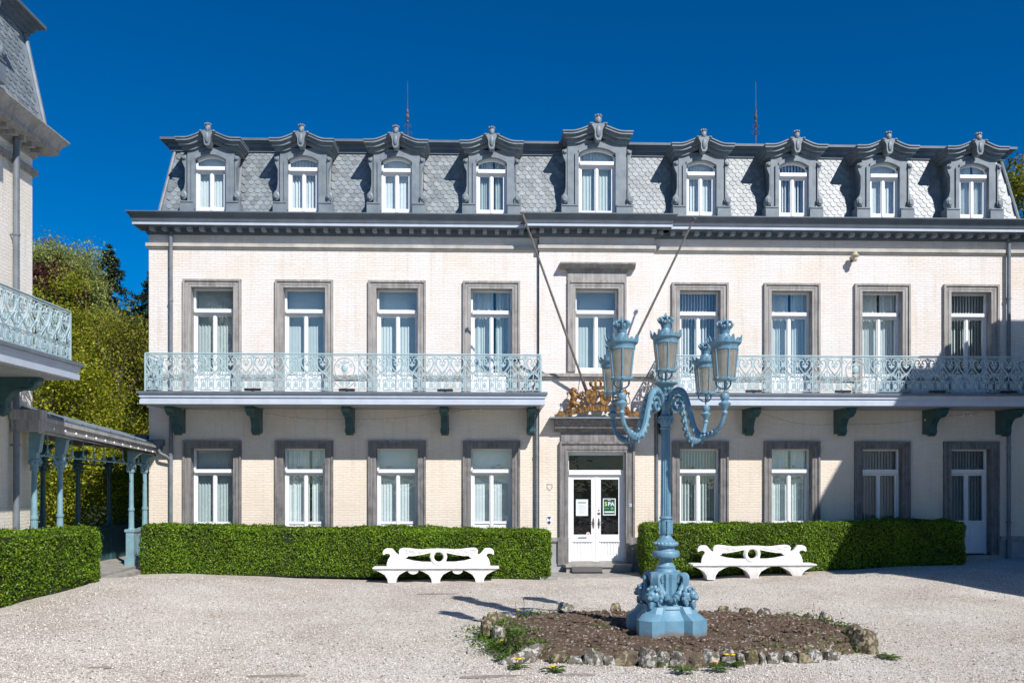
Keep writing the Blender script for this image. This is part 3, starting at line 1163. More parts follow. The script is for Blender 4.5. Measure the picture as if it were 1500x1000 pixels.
# low ledge behind the balconies, string course under the cornice
edges = [X0] + [e for x in cuts[:4] for e in (x - HALF - 0.22, x + HALF + 0.22)] + [CX - CH]
edges2 = [CX + CH] + [e for x in cuts[4:] for e in (x - HALF - 0.22, x + HALF + 0.22)] + [X1]
for ed in (edges, edges2):
    for a, c in zip(ed[::2], ed[1::2]):
        obj('ledge', MB().box(a, c, -0.07, 0.05, 5.22, 5.31), stone_up, house)
obj('ledge', MB().box(CX - CH, CX + CH, YC - 0.10, YC + 0.05, 5.27, 5.36).box(CX - CH, CX + CH, YC - 0.06, YC + 0.05, 5.22, 5.2695), stone_up, house)
for (a, c, y) in ((X0 - 0.06, CX - CH, 0.0), (CX - CH - 0.04, CX + CH + 0.04, YC), (CX + CH, X1 + 0.06, 0.0)):
    obj('string_course', MB().box(a, c, y - 0.085, y + 0.05, 8.73, 8.82).box(a, c, y - 0.05, y + 0.05, 8.69, 8.7295), stone_band, house)

# windows
rv = random.Random(3)
for i, o in enumerate(BAYS):
    place_window(house, 'upper', CX + o, 0.0, rv.randrange(4))
    w = place_window(house, 'ground', CX + o, 0.0, rv.randrange(4))
    put('threshold', MB().box(-0.80, 0.80, -0.12, 0.35, 0.27, 0.42).box(-0.85, 0.85, -0.40, 0.1, 0.0, 0.27).mesh('threshold', stone_step), w)
place_window(house, 'centre', CX, YC, 2)
hd = MB()                      # cornice and frieze over the middle window
hd.box(CX - 0.80, CX + 0.80, YC - 0.06, YC + 0.02, 7.872, 8.12)
hd.box(CX - 0.84, CX + 0.84, YC - 0.10, YC + 0.02, 8.12, 8.17)
hd.plate([(YC + 0.02, 8.17), (YC - 0.16, 8.17), (YC - 0.20, 8.22), (YC - 0.28, 8.27), (YC - 0.29, 8.31), (YC + 0.02, 8.33)], CX - 1.02, CX + 1.02, axis='x')
obj('window_hood', hd, stone_up, house)

# cornice, roof, dormers
cornice(house, X0, CX - CH, 0.0, right_end=False)
cornice(house, CX - CH - 0.12, CX + CH + 0.12, YC - 0.06, left_end=True, right_end=True)
cornice(house, CX + CH, X1, 0.0, left_end=False)
dormers = [(CX + o, False) for o in BAYS] + [(CX, True)]
mansard(house, X0, X1, DEPTH, dormers, (300, lambda x: abs(x - CX)))
for i, (x, big) in enumerate(dormers):
    place_dormer(house, x, -0.15, i, big)
for px in (597, 1107):
    fx, fy, fz = at(px, 203, 1.2)
    r = MB()
    r.tube([(0, 0, -0.6), (0, 0, 0.62), (0, 0, 1.62)], [0.02, 0.016, 0.006], 6)
    for sg in (-1, 1):
        for (zc, r0) in ((0.16, 0.075), (0.36, 0.06)):
            r.tube(scroll_curve((sg * r0, zc), r0, 0.02, PI / 2, 1.2 * sg), 0.007, 4)
            r.tube([(0, p[0], p[2]) for p in scroll_curve((sg * r0, zc), r0, 0.02, PI / 2, 1.2 * sg)], 0.007, 4)
    r.ball((0, 0, 0.62), (0.05, 0.05, 0.09), 8, 6, 0.1)
    r.ball((0, 0, 0.76), (0.035, 0.035, 0.08), 8, 5, 0.1)
    r.ball((0, 0, 0.48), (0.04, 0.04, 0.05), 8, 5, 0.1)
    obj('roof_finial', r, iron_dk, house, (fx, fy, fz))
balcony(house, CX - 11.65, CX - 1.59)
balcony(house, CX + 1.59, CX + 11.65)
for o in (-11.15, -9.1, -6.63, -4.1, -1.80, 1.80, 4.1, 6.63, 9.1, 11.15):
    put('bracket', BRACKET_ME, house, (CX + o, 0, 0))
downpipe(house, X0 + 0.62, 0.1, 9.1)
downpipe(house, CX - CH - 0.07, 0.1, 4.38, -0.10, 0.045)
downpipe(house, CX + CH + 0.07, 0.1, 4.38, -0.10, 0.045)
obj('conductor_cable', MB().tube([(CX - CH - 0.03, -0.03, 4.8), (CX - CH - 0.03, -0.03, 9.0)], 0.016, 6), pipe_m, house)
downpipe(house, X1 - 0.66, 0.3, 9.1)

# entrance: stone surround, hood, double door
s = MB()
so, zo = 1.02, 3.52
s.box(CX - so, CX - DH + 0.02, YC - 0.07, YC + 0.24, 0.94, 3.24)
s.box(CX + DH - 0.02, CX + so, YC - 0.07, YC + 0.24, 0.94, 3.24)
s.box(CX - so, CX + so, YC - 0.072, YC + 0.24, 3.24, zo)
for sg in (-1, 1):
    s.box(CX + sg * so, CX + sg * (so - 0.06), YC - 0.11, YC - 0.06, 0.94, zo - 0.06)
    s.box(CX + sg * (DH + 0.04), CX + sg * (DH + 0.07), YC - 0.09, YC - 0.06, 0.94, 3.31)
    s.box(CX + sg * (DH - 0.02), CX + sg * (so + 0.05), YC - 0.12, YC + 0.24, 0.20, 0.9395)
s.box(CX - so, CX + so, YC - 0.112, YC - 0.06, zo - 0.06, zo)
s.box(CX - DH - 0.07, CX + DH + 0.07, YC - 0.092, YC - 0.06, 3.31, 3.34)
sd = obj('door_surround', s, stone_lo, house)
h = MB()
h.box(CX - 0.98, CX + 0.98, YC - 0.06, YC + 0.05, zo, 3.78)
h.plate([(YC, 3.78), (YC - 0.10, 3.78), (YC - 0.16, 3.84), (YC - 0.24, 3.88), (YC - 0.24, 3.93), (YC - 0.27, 3.96), (YC - 0.36, 4.04), (YC - 0.40, 4.075), (YC - 0.40, 4.12), (YC, 4.14)], CX - 1.16, CX + 1.16, axis='x')
obj('door_hood', h, stone_lo, house)
h = MB().box(CX - 1.30, CX + 1.30, YC - 0.46, YC + 0.0, 4.121, 4.16)
obj('hood_flashing', h, zinc, house)
YD = YC + 0.16                 # front of the joinery
d = MB()
d.box(CX - DH + 0.02, CX - 0.745, YD, YD + 0.12, 0.27, 3.24)
d.box(CX + 0.745, CX + DH - 0.02, YD, YD + 0.12, 0.27, 3.24)
d.box(CX - 0.745, CX + 0.745, YD + 0.002, YD + 0.12, 3.16, 3.24)
d.box(CX - 0.745, CX + 0.745, YD - 0.03, YD + 0.12, 2.655, 2.76)
d.box(CX - 0.745, CX + 0.745, YD - 0.05, YD + 0.05, 2.63, 2.66)
dr = obj('entrance_door', d, white, house)
obj('fanlight_pane', MB().box(CX - 0.747, CX + 0.747, YD + 0.06, YD + 0.066, 2.755, 3.165), dark_glass, dr)
ZD0, ZD1 = 0.27, 2.625
for sg in (-1, 1):
    l = MB()
    xa, xb = (CX - 0.74, CX - 0.006) if sg < 0 else (CX + 0.006, CX + 0.74)
    st = 0.125
    yl = YD + 0.02
    l.box(xa, xa + st, yl, yl + 0.05, ZD0, ZD1)
    l.box(xb - st, xb, yl, yl + 0.05, ZD0, ZD1)
    l.box(xa + st, xb - st, yl + 0.002, yl + 0.05, ZD1 - 0.12, ZD1)
    l.box(xa + st, xb - st, yl + 0.002, yl + 0.05, 0.84, 1.00)
    l.box(xa + st, xb - st, yl + 0.002, yl + 0.05, ZD0, 0.42)
    l.box(xa + st, xb - st, yl + 0.02, yl + 0.045, 0.42, 0.84)
    l.box(xa + st - 0.04, xb - st + 0.04, yl - 0.02, yl + 0.01, 0.80, 0.835)
    l.box(xa + st - 0.05, xb - st + 0.05, yl - 0.015, yl + 0.01, ZD0 + 0.01, 0.38)
    for k in range(6):
        x = xa + st + 0.05 + k * (xb - xa - 2 * st - 0.10) / 5
        l.tube([(x, yl + 0.022, 0.45), (x, yl + 0.022, 0.78)], 0.021, 6)
    if sg < 0:
        l.box(CX - 0.02, CX + 0.014, yl - 0.015, yl + 0.001, ZD0, ZD1)
    leaf = obj('door_leaf', l, white, house)
    obj('pane', MB().box(xa + st - 0.005, xb - st + 0.005, yl + 0.028, yl + 0.034, 0.995, ZD1 - 0.115), dark_glass, leaf)
    hm = MB()
    hx = CX + sg * 0.075
    hm.plate([(hx - 0.02, 1.20), (hx, 1.15), (hx + 0.02, 1.20), (hx + 0.028, 1.30), (hx + 0.018, 1.42), (hx, 1.47), (hx - 0.018, 1.42), (hx - 0.028, 1.30)], yl - 0.012, yl + 0.001)
    hm.tube([(hx, yl, 1.34), (hx, yl - 0.06, 1.34), (hx + sg * 0.06, yl - 0.065, 1.335), (hx + sg * 0.11, yl - 0.06, 1.32)], [0.012, 0.012, 0.011, 0.008], 6)
    if sg > 0:
        hm.box(hx - 0.035, hx + 0.035, yl - 0.015, yl, 1.545, 1.60)
        hm.tube([(hx, yl, 1.665), (hx, yl - 0.012, 1.665)], 0.02, 10)
    obj('handle', hm, iron_dk, leaf)
    if sg < 0:
        obj('letter_slot', MB().box(CX - 0.49, CX - 0.26, yl - 0.012, yl + 0.001, 0.90, 0.935), zinc, leaf)
dk = MB()
dk.box(CX - 0.9, CX + 0.9, 0.44, 0.60, 0.1, 3.3)
dk.box(CX - 1.0, CX - 0.82, YC + 0.26, 0.5, 0.1, 3.4)
dk.box(CX + 0.82, CX + 1.0, YC + 0.26, 0.5, 0.1, 3.4)
obj('lobby', dk, dark_in, house)
stp = MB()
stp.plate([(CX - 0.93, YC - 0.02), (CX - 0.93, YC - 0.34), (CX - 0.88, YC - 0.42), (CX + 0.88, YC - 0.42), (CX + 0.93, YC - 0.34), (CX + 0.93, YC - 0.02)], 0.17, 0.235, axis='z')
stp.box(CX - 0.86, CX + 0.86, YC - 0.36, YC + 0.3, 0.0, 0.1695)
stp.box(CX - 0.80, CX + 0.80, YC - 0.02, YC + 0.35, 0.20, 0.268)
obj('door_step', stp, stone_step, house)

# ------------------------------------------------------------------ wings (built facing -y, then turned)


def wing(name, label, loc, rz, x0, x1, bays, rail, brackets, singles, pipe, mats, depth):
    w = thing(name, label, 'house', loc, rz)
    hl = []
    for x in bays:
        hl += [(x - hw_, x + hw_, Z_FL, 7.76), (x - hw_, x + hw_, 0.42, 3.44)]
    obj('wall', wall_mb(x0, x1, 0, 9.2, 0, 0.42, hl), brick_wing, w)
    q = MB()
    q.box(x0, x0 + 0.4, 0.421, depth, 0, 9.2)
    q.box(x1 - 0.4, x1, 0.421, depth, 0, 9.2)
    q.box(x0 + 0.4, x1 - 0.4, depth - 0.4, depth, 0, 9.2)
    obj('side_wall', q, brick_wing, w)
    obj('string_course', MB().box(x0 - 0.085, x1 + 0.085, -0.085, depth, 8.73, 8.82).box(x0 - 0.05, x1 + 0.05, -0.05, depth, 8.69, 8.7295), stone_up, w)
    obj('plinth', MB().box(x0, x1, -0.05, 0.1, 0, 0.85), stone_pl, w)
    for i, x in enumerate(bays):
        place_window(w, 'upper', x, 0, i)
        place_window(w, 'ground', x, 0, i + 1)
    cornice(w, x0, x1, 0, mats=mats)
    # the cornice turns the corner
    e = MB()
    for sx, ex in ((x0, -1), (x1, 1)):
        e.box(sx, sx + ex * 0.36, 0.2, depth, 9.30, 9.52)
        e.box(sx, sx + ex * 0.28, 0.2, depth, 9.2, 9.2995)
    obj('end_cornice', e, mats[0], w)
    dy = 0.50 if bays else 0.0
    mansard(w, x0, x1, depth, [(x, False) for x in bays], singles, dy=dy, ins=0.10 if bays else 0.36)
    for i, x in enumerate(bays):
        place_dormer(w, x, -0.15 - dy, i)
    if rail:
        balcony(w, rail[0], rail[1], proj=1.31, medal=False)
    for x in brackets:
        put('bracket', BRACKET_ME, w, (x, 0, 0))
    if pipe is not None:
        downpipe(w, pipe, 0.1, 9.15, -0.12, 0.06)
    return w


WG = (wing_grey, wing_grey, wing_grey, wing_grey)
wing('wing_house', 'cream brick wing with grey eaves, balcony and slate roof beside the hedge and covered walk',
     (-9.24, -5.6, 0), PI / 2, -9.6, 0.0, [-3.2, -6.4], (-7.41, -1.19), [-1.75, -4.8, -7.2], (200, lambda x: -x), -0.85, WG, 7.0)
right_wing = wing('wing_house', 'brick wing that shades the right end of the court and the house front',
     (14.55, -6.0, 0), -PI / 2, 0.0, 5.4, [], None, [], (0, lambda x: x), None, (zinc_dk, lavender, soffit_m, zinc_dk), 8.0)
# unseen block added at its back corner, outline shaped for its shadow on the house
q = MB()
q.plate([(0.2, 0.0), (8.0, 0.0), (8.0, 11.6), (2.4, 11.6), (0.75, 10.8), (0.2, 9.5)], -1.3, -0.41, axis='x')
obj('shadow_block', q, brick_wing, right_wing)


# ------------------------------------------------------------------ leaves
def leaf_cloud(name, cen, size, mat, nrm=None, spread=0.9, aspect=0.6, parent=None):
    """one small folded-diamond face per leaf"""
    n = len(cen)
    cen = np.asarray(cen, float)
    size = np.broadcast_to(np.asarray(size, float), (n,))
    d = RNG.normal(size=(n, 3))
    d /= np.linalg.norm(d, axis=1)[:, None]
    if nrm is not None:
        d = d * spread + nrm
        d /= np.linalg.norm(d, axis=1)[:, None] + 1e-9
    t = RNG.normal(size=(n, 3))
    u = np.cross(d, t)
    u /= np.linalg.norm(u, axis=1)[:, None] + 1e-9
    w = np.cross(d, u)
    a = (size * 0.5)[:, None]
    vs = np.empty((n, 4, 3))
    vs[:, 0] = cen - u * a
    vs[:, 1] = cen - w * a * aspect + d * a * 0.18
    vs[:, 2] = cen + u * a
    vs[:, 3] = cen + w * a * aspect + d * a * 0.18
    me = bpy.data.meshes.new(name)
    me.vertices.add(4 * n)
    me.vertices.foreach_set('co', vs.reshape(-1))
    me.loops.add(4 * n)
    me.loops.foreach_set('vertex_index', np.arange(4 * n, dtype=np.int32))
    me.polygons.add(n)
    me.polygons.foreach_set('loop_start', np.arange(0, 4 * n, 4, dtype=np.int32))
    me.materials.append(mat)
    me.update(calc_edges=True)
    return put(name, me, parent)


def lumps(p, f, k=5, seed=1):
    """cheap smooth noise, about -1..1"""
    g = np.random.default_rng(seed)
    out = np.zeros(len(p))
    for i in range(k):
        q = g.normal(size=3)
        q /= np.linalg.norm(q)
        out += np.sin(p @ q * f * g.uniform(0.7, 1.5) + g.uniform(0, 6.28))
    return out / math.sqrt(k) * 0.8


hedge_leaf = leaf_mat('hedge_leaf', [(0.0, (0.035, 0.08, 0.005)), (0.45, (0.105, 0.205, 0.008)), (0.85, (0.19, 0.315, 0.012)), (0.97, (0.31, 0.41, 0.03)), (1.0, (0.22, 0.14, 0.05))], 0.25, 0.45)
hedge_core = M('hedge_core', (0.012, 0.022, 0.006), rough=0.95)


def hedge(label, x0, x1, y0, y1, zb0, zb1, zt0, zt1, n, seed, rnd=0.16):
    """clipped hedge; bottom and top heights at x0 and x1 (or at y0 and y1 when it runs in depth)"""
    g = np.random.default_rng(seed)
    lx, ly, lz = x1 - x0, y1 - y0, ((zt0 - zb0) + (zt1 - zb1)) / 2
    along_x = lx > ly
    areas = np.array([lx * lz, lx * lz, ly * lz, ly * lz, lx * ly])
    f = g.choice(5, n, p=areas / areas.sum())
    u = g.random((n, 3))
    nr = np.zeros((n, 3))
    for k, (ax, val, nn) in enumerate(((1, 0, (0, -1, 0)), (1, 1, (0, 1, 0)), (0, 0, (-1, 0, 0)), (0, 1, (1, 0, 0)), (2, 1, (0, 0, 1)))):
        u[f == k, ax] = val
        nr[f == k] = nn
    # round the corners: push in along both axes near an edge
    m = np.empty_like(u)
    for ax, L in enumerate((lx, ly, lz)):
        m[:, ax] = np.minimum(u[:, ax], 1 - u[:, ax]) * L
    p = np.empty((n, 3))
    p[:, 0] = x0 + u[:, 0] * lx
    p[:, 1] = y0 + u[:, 1] * ly
    t = u[:, 0] if along_x else u[:, 1]
    zb, zt = zb0 + (zb1 - zb0) * t, zt0 + (zt1 - zt0) * t
    cen = np.stack([np.full(n, (x0 + x1) / 2), np.full(n, (y0 + y1) / 2), (zb + zt) / 2], 1)
    p[:, 2] = zb + u[:, 2] * (zt - zb)
    for ax in range(3):
        for bx in range(3):
            if ax != bx:
                near = np.clip(1 - m[:, bx] / rnd, 0, 1) ** 2
                on = np.abs(nr[:, ax]) > 0.5
                if bx == 2:
                    near = np.where(u[:, 2] > 0.5, near, near * 0.4)
                p[:, ax] -= np.where(on, nr[:, ax] * near * rnd * 0.55, 0)
                nr[:, bx] += np.where(on, np.sign(u[:, bx] - 0.5) * near * 0.6, 0)
    p += nr * (lumps(p, 9, 6, seed) * 0.022 + lumps(p, 30, 6, seed + 1) * 0.018 + lumps(p, 2.2, 4, seed + 2) * 0.045 - np.abs(g.normal(size=n)) * 0.03)[:, None]
    # a few shoots above the clipped top
    sh = g.random(n) < 0.03
    p[sh & (u[:, 2] > 0.98)] += np.array([0, 0, 1.0]) * g.random((int((sh & (u[:, 2] > 0.98)).sum()), 1)) * 0.07
    root = thing('clipped_hedge', label, 'hedge', ((x0 + x1) / 2, (y0 + y1) / 2, (zb0 + zb1) / 2))
    o = leaf_cloud('foliage', p - np.array(root.location), g.uniform(0.032, 0.062, n), hedge_leaf, nr, 0.9, 0.55, root)
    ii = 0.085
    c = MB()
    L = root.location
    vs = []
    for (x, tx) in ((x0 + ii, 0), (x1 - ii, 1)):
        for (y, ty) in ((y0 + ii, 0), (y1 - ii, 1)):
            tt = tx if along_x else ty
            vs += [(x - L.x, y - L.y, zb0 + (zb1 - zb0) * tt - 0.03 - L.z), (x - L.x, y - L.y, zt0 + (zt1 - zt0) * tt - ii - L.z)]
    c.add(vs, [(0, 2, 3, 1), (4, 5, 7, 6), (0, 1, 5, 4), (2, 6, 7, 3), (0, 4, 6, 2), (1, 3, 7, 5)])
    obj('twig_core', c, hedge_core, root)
    return root


hedge('clipped green hedge in front of the left half of the house, behind a white bench', -8.53, 1.70, -1.80, -0.80, 0.15, 0.0, 1.38, 1.21, 90000, 11)
hedge('clipped hedge half in shade in front of the right half of the house', 4.06, 12.35, -1.80, -0.80, 0.02, 0.34, 1.34, 1.44, 78000, 12)
hedge('rounded end hedge along the cream wing beside the covered walk', -9.12, -8.15, -12.0, -4.75, 0.33, 0.31, 1.66, 1.50, 60000, 13, 0.25)


def crown_points(c, rad, n, k, seed, clump=0.30, shell=0.55):
    g = np.random.default_rng(seed)
    d = g.normal(size=(k, 3))
    d /= np.linalg.norm(d, axis=1)[:, None]
    r = shell + (1 - shell) * g.random(k) ** 0.6
    cc = d * r[:, None] * np.array(rad)
    w = g.uniform(0.5, 1.5, k)
    which = g.choice(k, n, p=w / w.sum())
    off = g.normal(size=(n, 3)) * clump * (w[which] ** 0.5)[:, None] * np.array([1, 1, 0.75])
    return cc[which] + off + np.array(c), cc + np.array(c)


def tree(name, label, x, y, zg, ztop, rx, rz, mat, n, seed, size, cat='tree', group='trees on the wooded slope', k=60, clump=0.45, low=None):
    root = thing(name, label, cat, (x, y, zg), 0, group)
    h = ztop - zg
    cz = h - rz
    p, cc = crown_points((0, 0, cz), (rx, rx, rz), n, k, seed, clump)
    p = p[p[:, 2] > 0.1]
    leaf_cloud('crown', p, np.random.default_rng(seed).uniform(0.6, 1.3, len(p)) * size, mat, None, parent=root)
    t = MB()
    rr = random.Random(seed)
    r0 = 0.02 * h + 0.06
    t.tube(spline([(0, 0, -0.3), (0.1, 0, h * 0.2), (-0.1, 0.1, cz * 0.8), (0, 0, cz + rz * 0.5)], 4), [r0 * (1 - 0.75 * i / 12) for i in range(13)], 7)
    for i in range(14):
        q = cc[rr.randrange(len(cc))]
        z0 = max(0.5, q[2] - rr.uniform(0.8, 2.0) * rz * 0.5)
        z0 = min(z0, cz + rz * 0.4)
        t.tube(spline([(0, 0, z0), (q[0] * 0.4, q[1] * 0.4, (z0 + q[2]) / 2 + 0.1), tuple(q)], 4), [r0 * 0.45 * (1 - 0.85 * i / 8) for i in range(9)], 5)
    obj('trunk', t, bark, root)
    return root


def conifer(label, x, y, zg, ztop, rad, mat, seed, group):
    root = thing('fir_tree', label, 'tree', (x, y, zg), 0, group)
    g = np.random.default_rng(seed)
    h = ztop - zg
    pts, sz, nr = [], [], []
    t = MB()
    t.tube([(0, 0, -0.3), (0, 0, h * 0.5), (0, 0, h)], [0.22, 0.13, 0.02], 6)
    z = h * 0.12
    while z < h - 0.1:
        R = rad * (1 - z / h) ** 0.9 + 0.03
        m = 7
        for i in range(m):
            a = g.uniform(0, 2 * PI)
            L = R * g.uniform(0.7, 1.1)
            tip = np.array([math.cos(a) * L, math.sin(a) * L, z - 0.28 * L])
            t.tube([(0, 0, z), tuple(tip * np.array([0.5, 0.5, 1]) + np.array([0, 0, 0.1 * L * 0 + 0.12 * L - z * 0])), tuple(tip)], [0.03, 0.02, 0.008], 4)
            s = g.random(110) ** 0.7
            q = np.outer(s, tip - np.array([0, 0, z])) + np.array([0, 0, z])
            q[:, 2] += 0.12 * L * np.sin(s * PI)
            q += g.normal(size=q.shape) * np.array([0.10, 0.10, 0.07]) * min(1.0, 0.25 + R)
            pts.append(q)
        z += 0.36
    p = np.concatenate(pts)
    leaf_cloud('crown', p, g.uniform(0.14, 0.26, len(p)), mat, np.tile(np.array([0, 0, 0.7]), (len(p), 1)), 0.8, 0.35, root)
    obj('trunk', t, bark, root)
    return root


lf_pale = leaf_mat('leaf_pale_green', [(0, (0.15, 0.19, 0.04)), (0.5, (0.29, 0.33, 0.08)), (1, (0.46, 0.48, 0.18))], 0.35)
lf_yel = leaf_mat('leaf_yellow_green', [(0, (0.10, 0.13, 0.008)), (0.5, (0.26, 0.29, 0.012)), (1, (0.48, 0.48, 0.04))], 0.35)
lf_olive = leaf_mat('leaf_olive', [(0, (0.08, 0.095, 0.008)), (0.5, (0.20, 0.21, 0.016)), (0.85, (0.31, 0.31, 0.025)), (1, (0.30, 0.19, 0.06))], 0.3)
lf_red = leaf_mat('leaf_copper', [(0, (0.035, 0.008, 0.010)), (0.6, (0.085, 0.020, 0.020)), (1, (0.15, 0.04, 0.03))], 0.3)
lf_fir = leaf_mat('fir_needles', [(0, (0.010, 0.022, 0.012)), (0.6, (0.022, 0.045, 0.020)), (1, (0.05, 0.075, 0.025))], 0.1)
TG = 'trees on the wooded slope'


def hz(x, y):
    return max(-0.06, hill_z(x, y)) if y > 12 else -0.06


def tr(px, py, Y, **kw):
    x, y, z = at(px, py, Y)
    return dict(x=x, y=Y, zg=hz(x, Y), ztop=z, **kw)


tree('leafy_tree', 'tall tree with pale spring green crown, highest of the broad crowns on the slope', **tr(84, 352, 24, rx=2.7, rz=3.4, mat=lf_pale, n=60000, seed=21, size=0.115), clump=0.42, k=90)
tree('leafy_tree', 'pale green crown standing between the tallest broad tree and the fir', **tr(106, 374, 26, rx=1.7, rz=3.0, mat=lf_pale, n=28000, seed=29, size=0.115), clump=0.38)
tree('copper_tree', 'dark red copper-leaved tree under the tall pale crown', **tr(68, 388, 19, rx=1.7, rz=2.1, mat=lf_red, n=12000, seed=22, size=0.15), clump=0.35)
tree('copper_tree', 'small copper-leaved tree close behind the left corner of the house', **tr(216, 495, 14, rx=1.1, rz=2.0, mat=lf_red, n=7000, seed=23, size=0.12), clump=0.3)
tree('leafy_tree', 'broad yellow-green tree filling the gap between wing and house', **tr(94, 404, 12, rx=1.8, rz=3.6, mat=lf_yel, n=38000, seed=24, size=0.095), clump=0.34, k=80)
tree('leafy_tree', 'olive green tree with brownish young leaves beside the house corner', **tr(174, 462, 11, rx=2.1, rz=3.0, mat=lf_olive, n=28000, seed=25, size=0.095), clump=0.4, k=80)
tree('leafy_tree', 'dense yellow-green bushy tree rising just behind the covered walk', **tr(78, 500, 6.5, rx=2.3, rz=2.9, mat=lf_yel, n=34000, seed=26, size=0.10), clump=0.4, k=80)
tree('leafy_tree', 'low yellow-green bush between the olive tree and the house corner', **tr(172, 545, 12.5, rx=2.4, rz=3.2, mat=lf_yel, n=32000, seed=27, size=0.095), clump=0.38, k=70, cat='bush')
tree('leafy_tree', 'bright yellow-green shrub behind the far columns of the covered walk', **tr(120, 640, 4.0, rx=2.0, rz=1.45, mat=lf_yel, n=26000, seed=28, size=0.095), clump=0.33, k=60, cat='shrub')
conifer('dark fir tree with drooping tiers rising above the other trees', *[at(160, 358, 30)[0], 30, hz(0, 30), at(160, 358, 30)[2]], 6.5, lf_fir, 31, TG)
conifer('dark fir tree half hidden by the left corner of the house', *[at(224, 392, 32)[0], 32, hz(0, 32), at(224, 392, 32)[2]], 6.0, lf_fir, 32, TG)
tree('leafy_tree', 'tall tree beyond the right end of the slate roof', **tr(1508, 226, 26, rx=2.4, rz=5.0, mat=lf_olive, n=16000, seed=33, size=0.2), clump=0.5)
FAR = ((60, 470, 36, lf_olive, 'dull green far tree whose crown backs the copper tree'), (110, 500, 38, lf_yel, 'yellowish far tree behind the broad yellow-green tree'),
       (196, 452, 40, lf_olive, 'dull far tree in the dip beneath the two firs'), (240, 470, 36, lf_olive, 'dull far tree cut off by the house corner'), (150, 478, 34, lf_olive, 'dull far tree at the foot of the tall fir'))
for i, (px, py, Y, mt, lb) in enumerate(FAR):
    tree('leafy_tree', lb, **tr(px, py, Y, rx=3.2, rz=4.2, mat=mt, n=9000, seed=40 + i, size=0.26), clump=0.6)

# ------------------------------------------------------------------ covered walk between wing and house
walk_iron = M('walk_blue_iron', (0.22, 0.37, 0.42), (0.16, 0.28, 0.33), 0.45, 6)
walk = thing('covered_walkway', 'covered walk with pale blue iron columns and sloping metal roof joining wing and house', 'walkway', (-9.05, -3.0, 0))


def wk(name, mb, mat, parent=None):
    mb.v = [(x + 9.05, y + 3.0, z) for x, y, z in mb.v]
    return obj(name, mb, mat, parent or walk)


FZ = 0.30


def eave_z(y):
    t = (y + 6.2) / 6.1
    return 3.77 + (3.43 - 3.77) * t


def walk_column(x, y, dark=False):
    zt = eave_z(y) - 0.26
    c = MB()
    c.box(x - 0.125, x + 0.125, y - 0.125, y + 0.125, FZ, FZ + 0.16)
    c.box(x - 0.10, x + 0.10, y - 0.10, y + 0.10, FZ + 0.16, FZ + 0.86)
    c.box(x - 0.125, x + 0.125, y - 0.125, y + 0.125, FZ + 0.86, FZ + 0.93)
    c.lathe([(0.085, 1.23), (0.066, 1.28), (0.063, 1.70)], 24, (x, y, 0), flute=12, fdepth=0.10)
    c.lathe([(0.075, 1.70), (0.08, 1.73), (0.075, 1.77)], 14, (x, y, 0))
    c.lathe([(0.06, 1.77), (0.051, 2.70)], 14, (x, y, 0))
    c.lathe([(0.075, 2.68), (0.085, 2.72), (0.07, 2.76), (0.10, 2.84), (0.11, 2.90), (0.07, 2.92)], 14, (x, y, 0))
    c.box(x - 0.075, x + 0.075, y - 0.075, y + 0.075, 2.91, zt + 0.01)
    c.plate([(x + 0.07, 3.02), (x + 0.12, 3.06), (x + 0.17, zt - 0.10), (x + 0.27, zt - 0.04), (x + 0.27, zt), (x + 0.07, zt)], y - 0.07, y + 0.07)
    for k in range(8):
        a = 2 * PI * k / 8
        c.ball((x + 0.10 * math.cos(a), y + 0.10 * math.sin(a), 2.84), (0.025, 0.025, 0.04), 6, 4)
    return wk('column', c, teal if dark else walk_iron)


FRONT_Y = (-5.9, -4.82, -1.0, -0.10)
for y in FRONT_Y:
    walk_column(-9.05, y)
for y in (-4.7, -2.8, -1.0, 0.9):
    walk_column(-10.4, y, True)  # back row coloured darker, the shade under the roof put into the colour
for xf, ys in ((-9.05, FRONT_Y), (-10.4, (-4.7, -2.8, -1.0, 0.9))):
    for ya, yb in zip(ys[:-1], ys[1:]):
        f = MB()
        za, zb = 3.0 - 0.018 * (ya + 6), 3.0 - 0.018 * (yb + 6)

        def zl(y, za=za, zb=zb, ya=ya, yb=yb):
            return za + (zb - za) * (y - ya) / (yb - ya)
        f.tube([(xf, ya, za), (xf, yb, zb)], 0.018, 5)
        n = max(2, round((yb - ya) / 0.52))
        for k in range(1, n):
            y = ya + (yb - ya) * k / n
            f.tube([(xf, y, zl(y)), (xf, y, eave_z(y) - 0.2)], 0.013, 5)
            for sg in (-1, 1):
                f.tube(spline([(xf, y, zl(y) + 0.20), (xf, y + sg * 0.05, zl(y) + 0.08), (xf, y + sg * 0.15, zl(y) + 0.02)], 4), 0.011, 4)
            f.ball((xf, y, zl(y) + 0.10), (0.02, 0.045, 0.06), 6, 4)
        for sg, y in ((1, ya), (-1, yb)):
            L = min(0.42, (yb - ya) * 0.42)
            f.tube(spline([(xf, y + sg * 0.07, zl(y) - 0.45), (xf, y + sg * 0.12, zl(y) - 0.22), (xf, y + sg * L * 0.6, zl(y) - 0.05), (xf, y + sg * L, zl(y))], 5), 0.017, 5)
            f.tube(scroll_curve((y + sg * L * 0.55, zl(y) - 0.16), 0.09, 0.025, 0, 1.4, 16, 'yz', xf), 0.013, 5)
        wk('frieze', f, walk_iron if xf > -10 else teal)  # back frieze in the darker teal too, standing for roof shade
r = MB()
xe, xr, xb = -8.70, -9.75, -10.80
vs = []
for y in (-6.25, 3.0):
    e = eave_z(y)
    for (x, z) in ((xe, e), (xr, e + 0.33), (xb, e), (xb, e - 0.04), (xr, e + 0.28), (xe, e - 0.04)):
        vs.append((x, y, z))
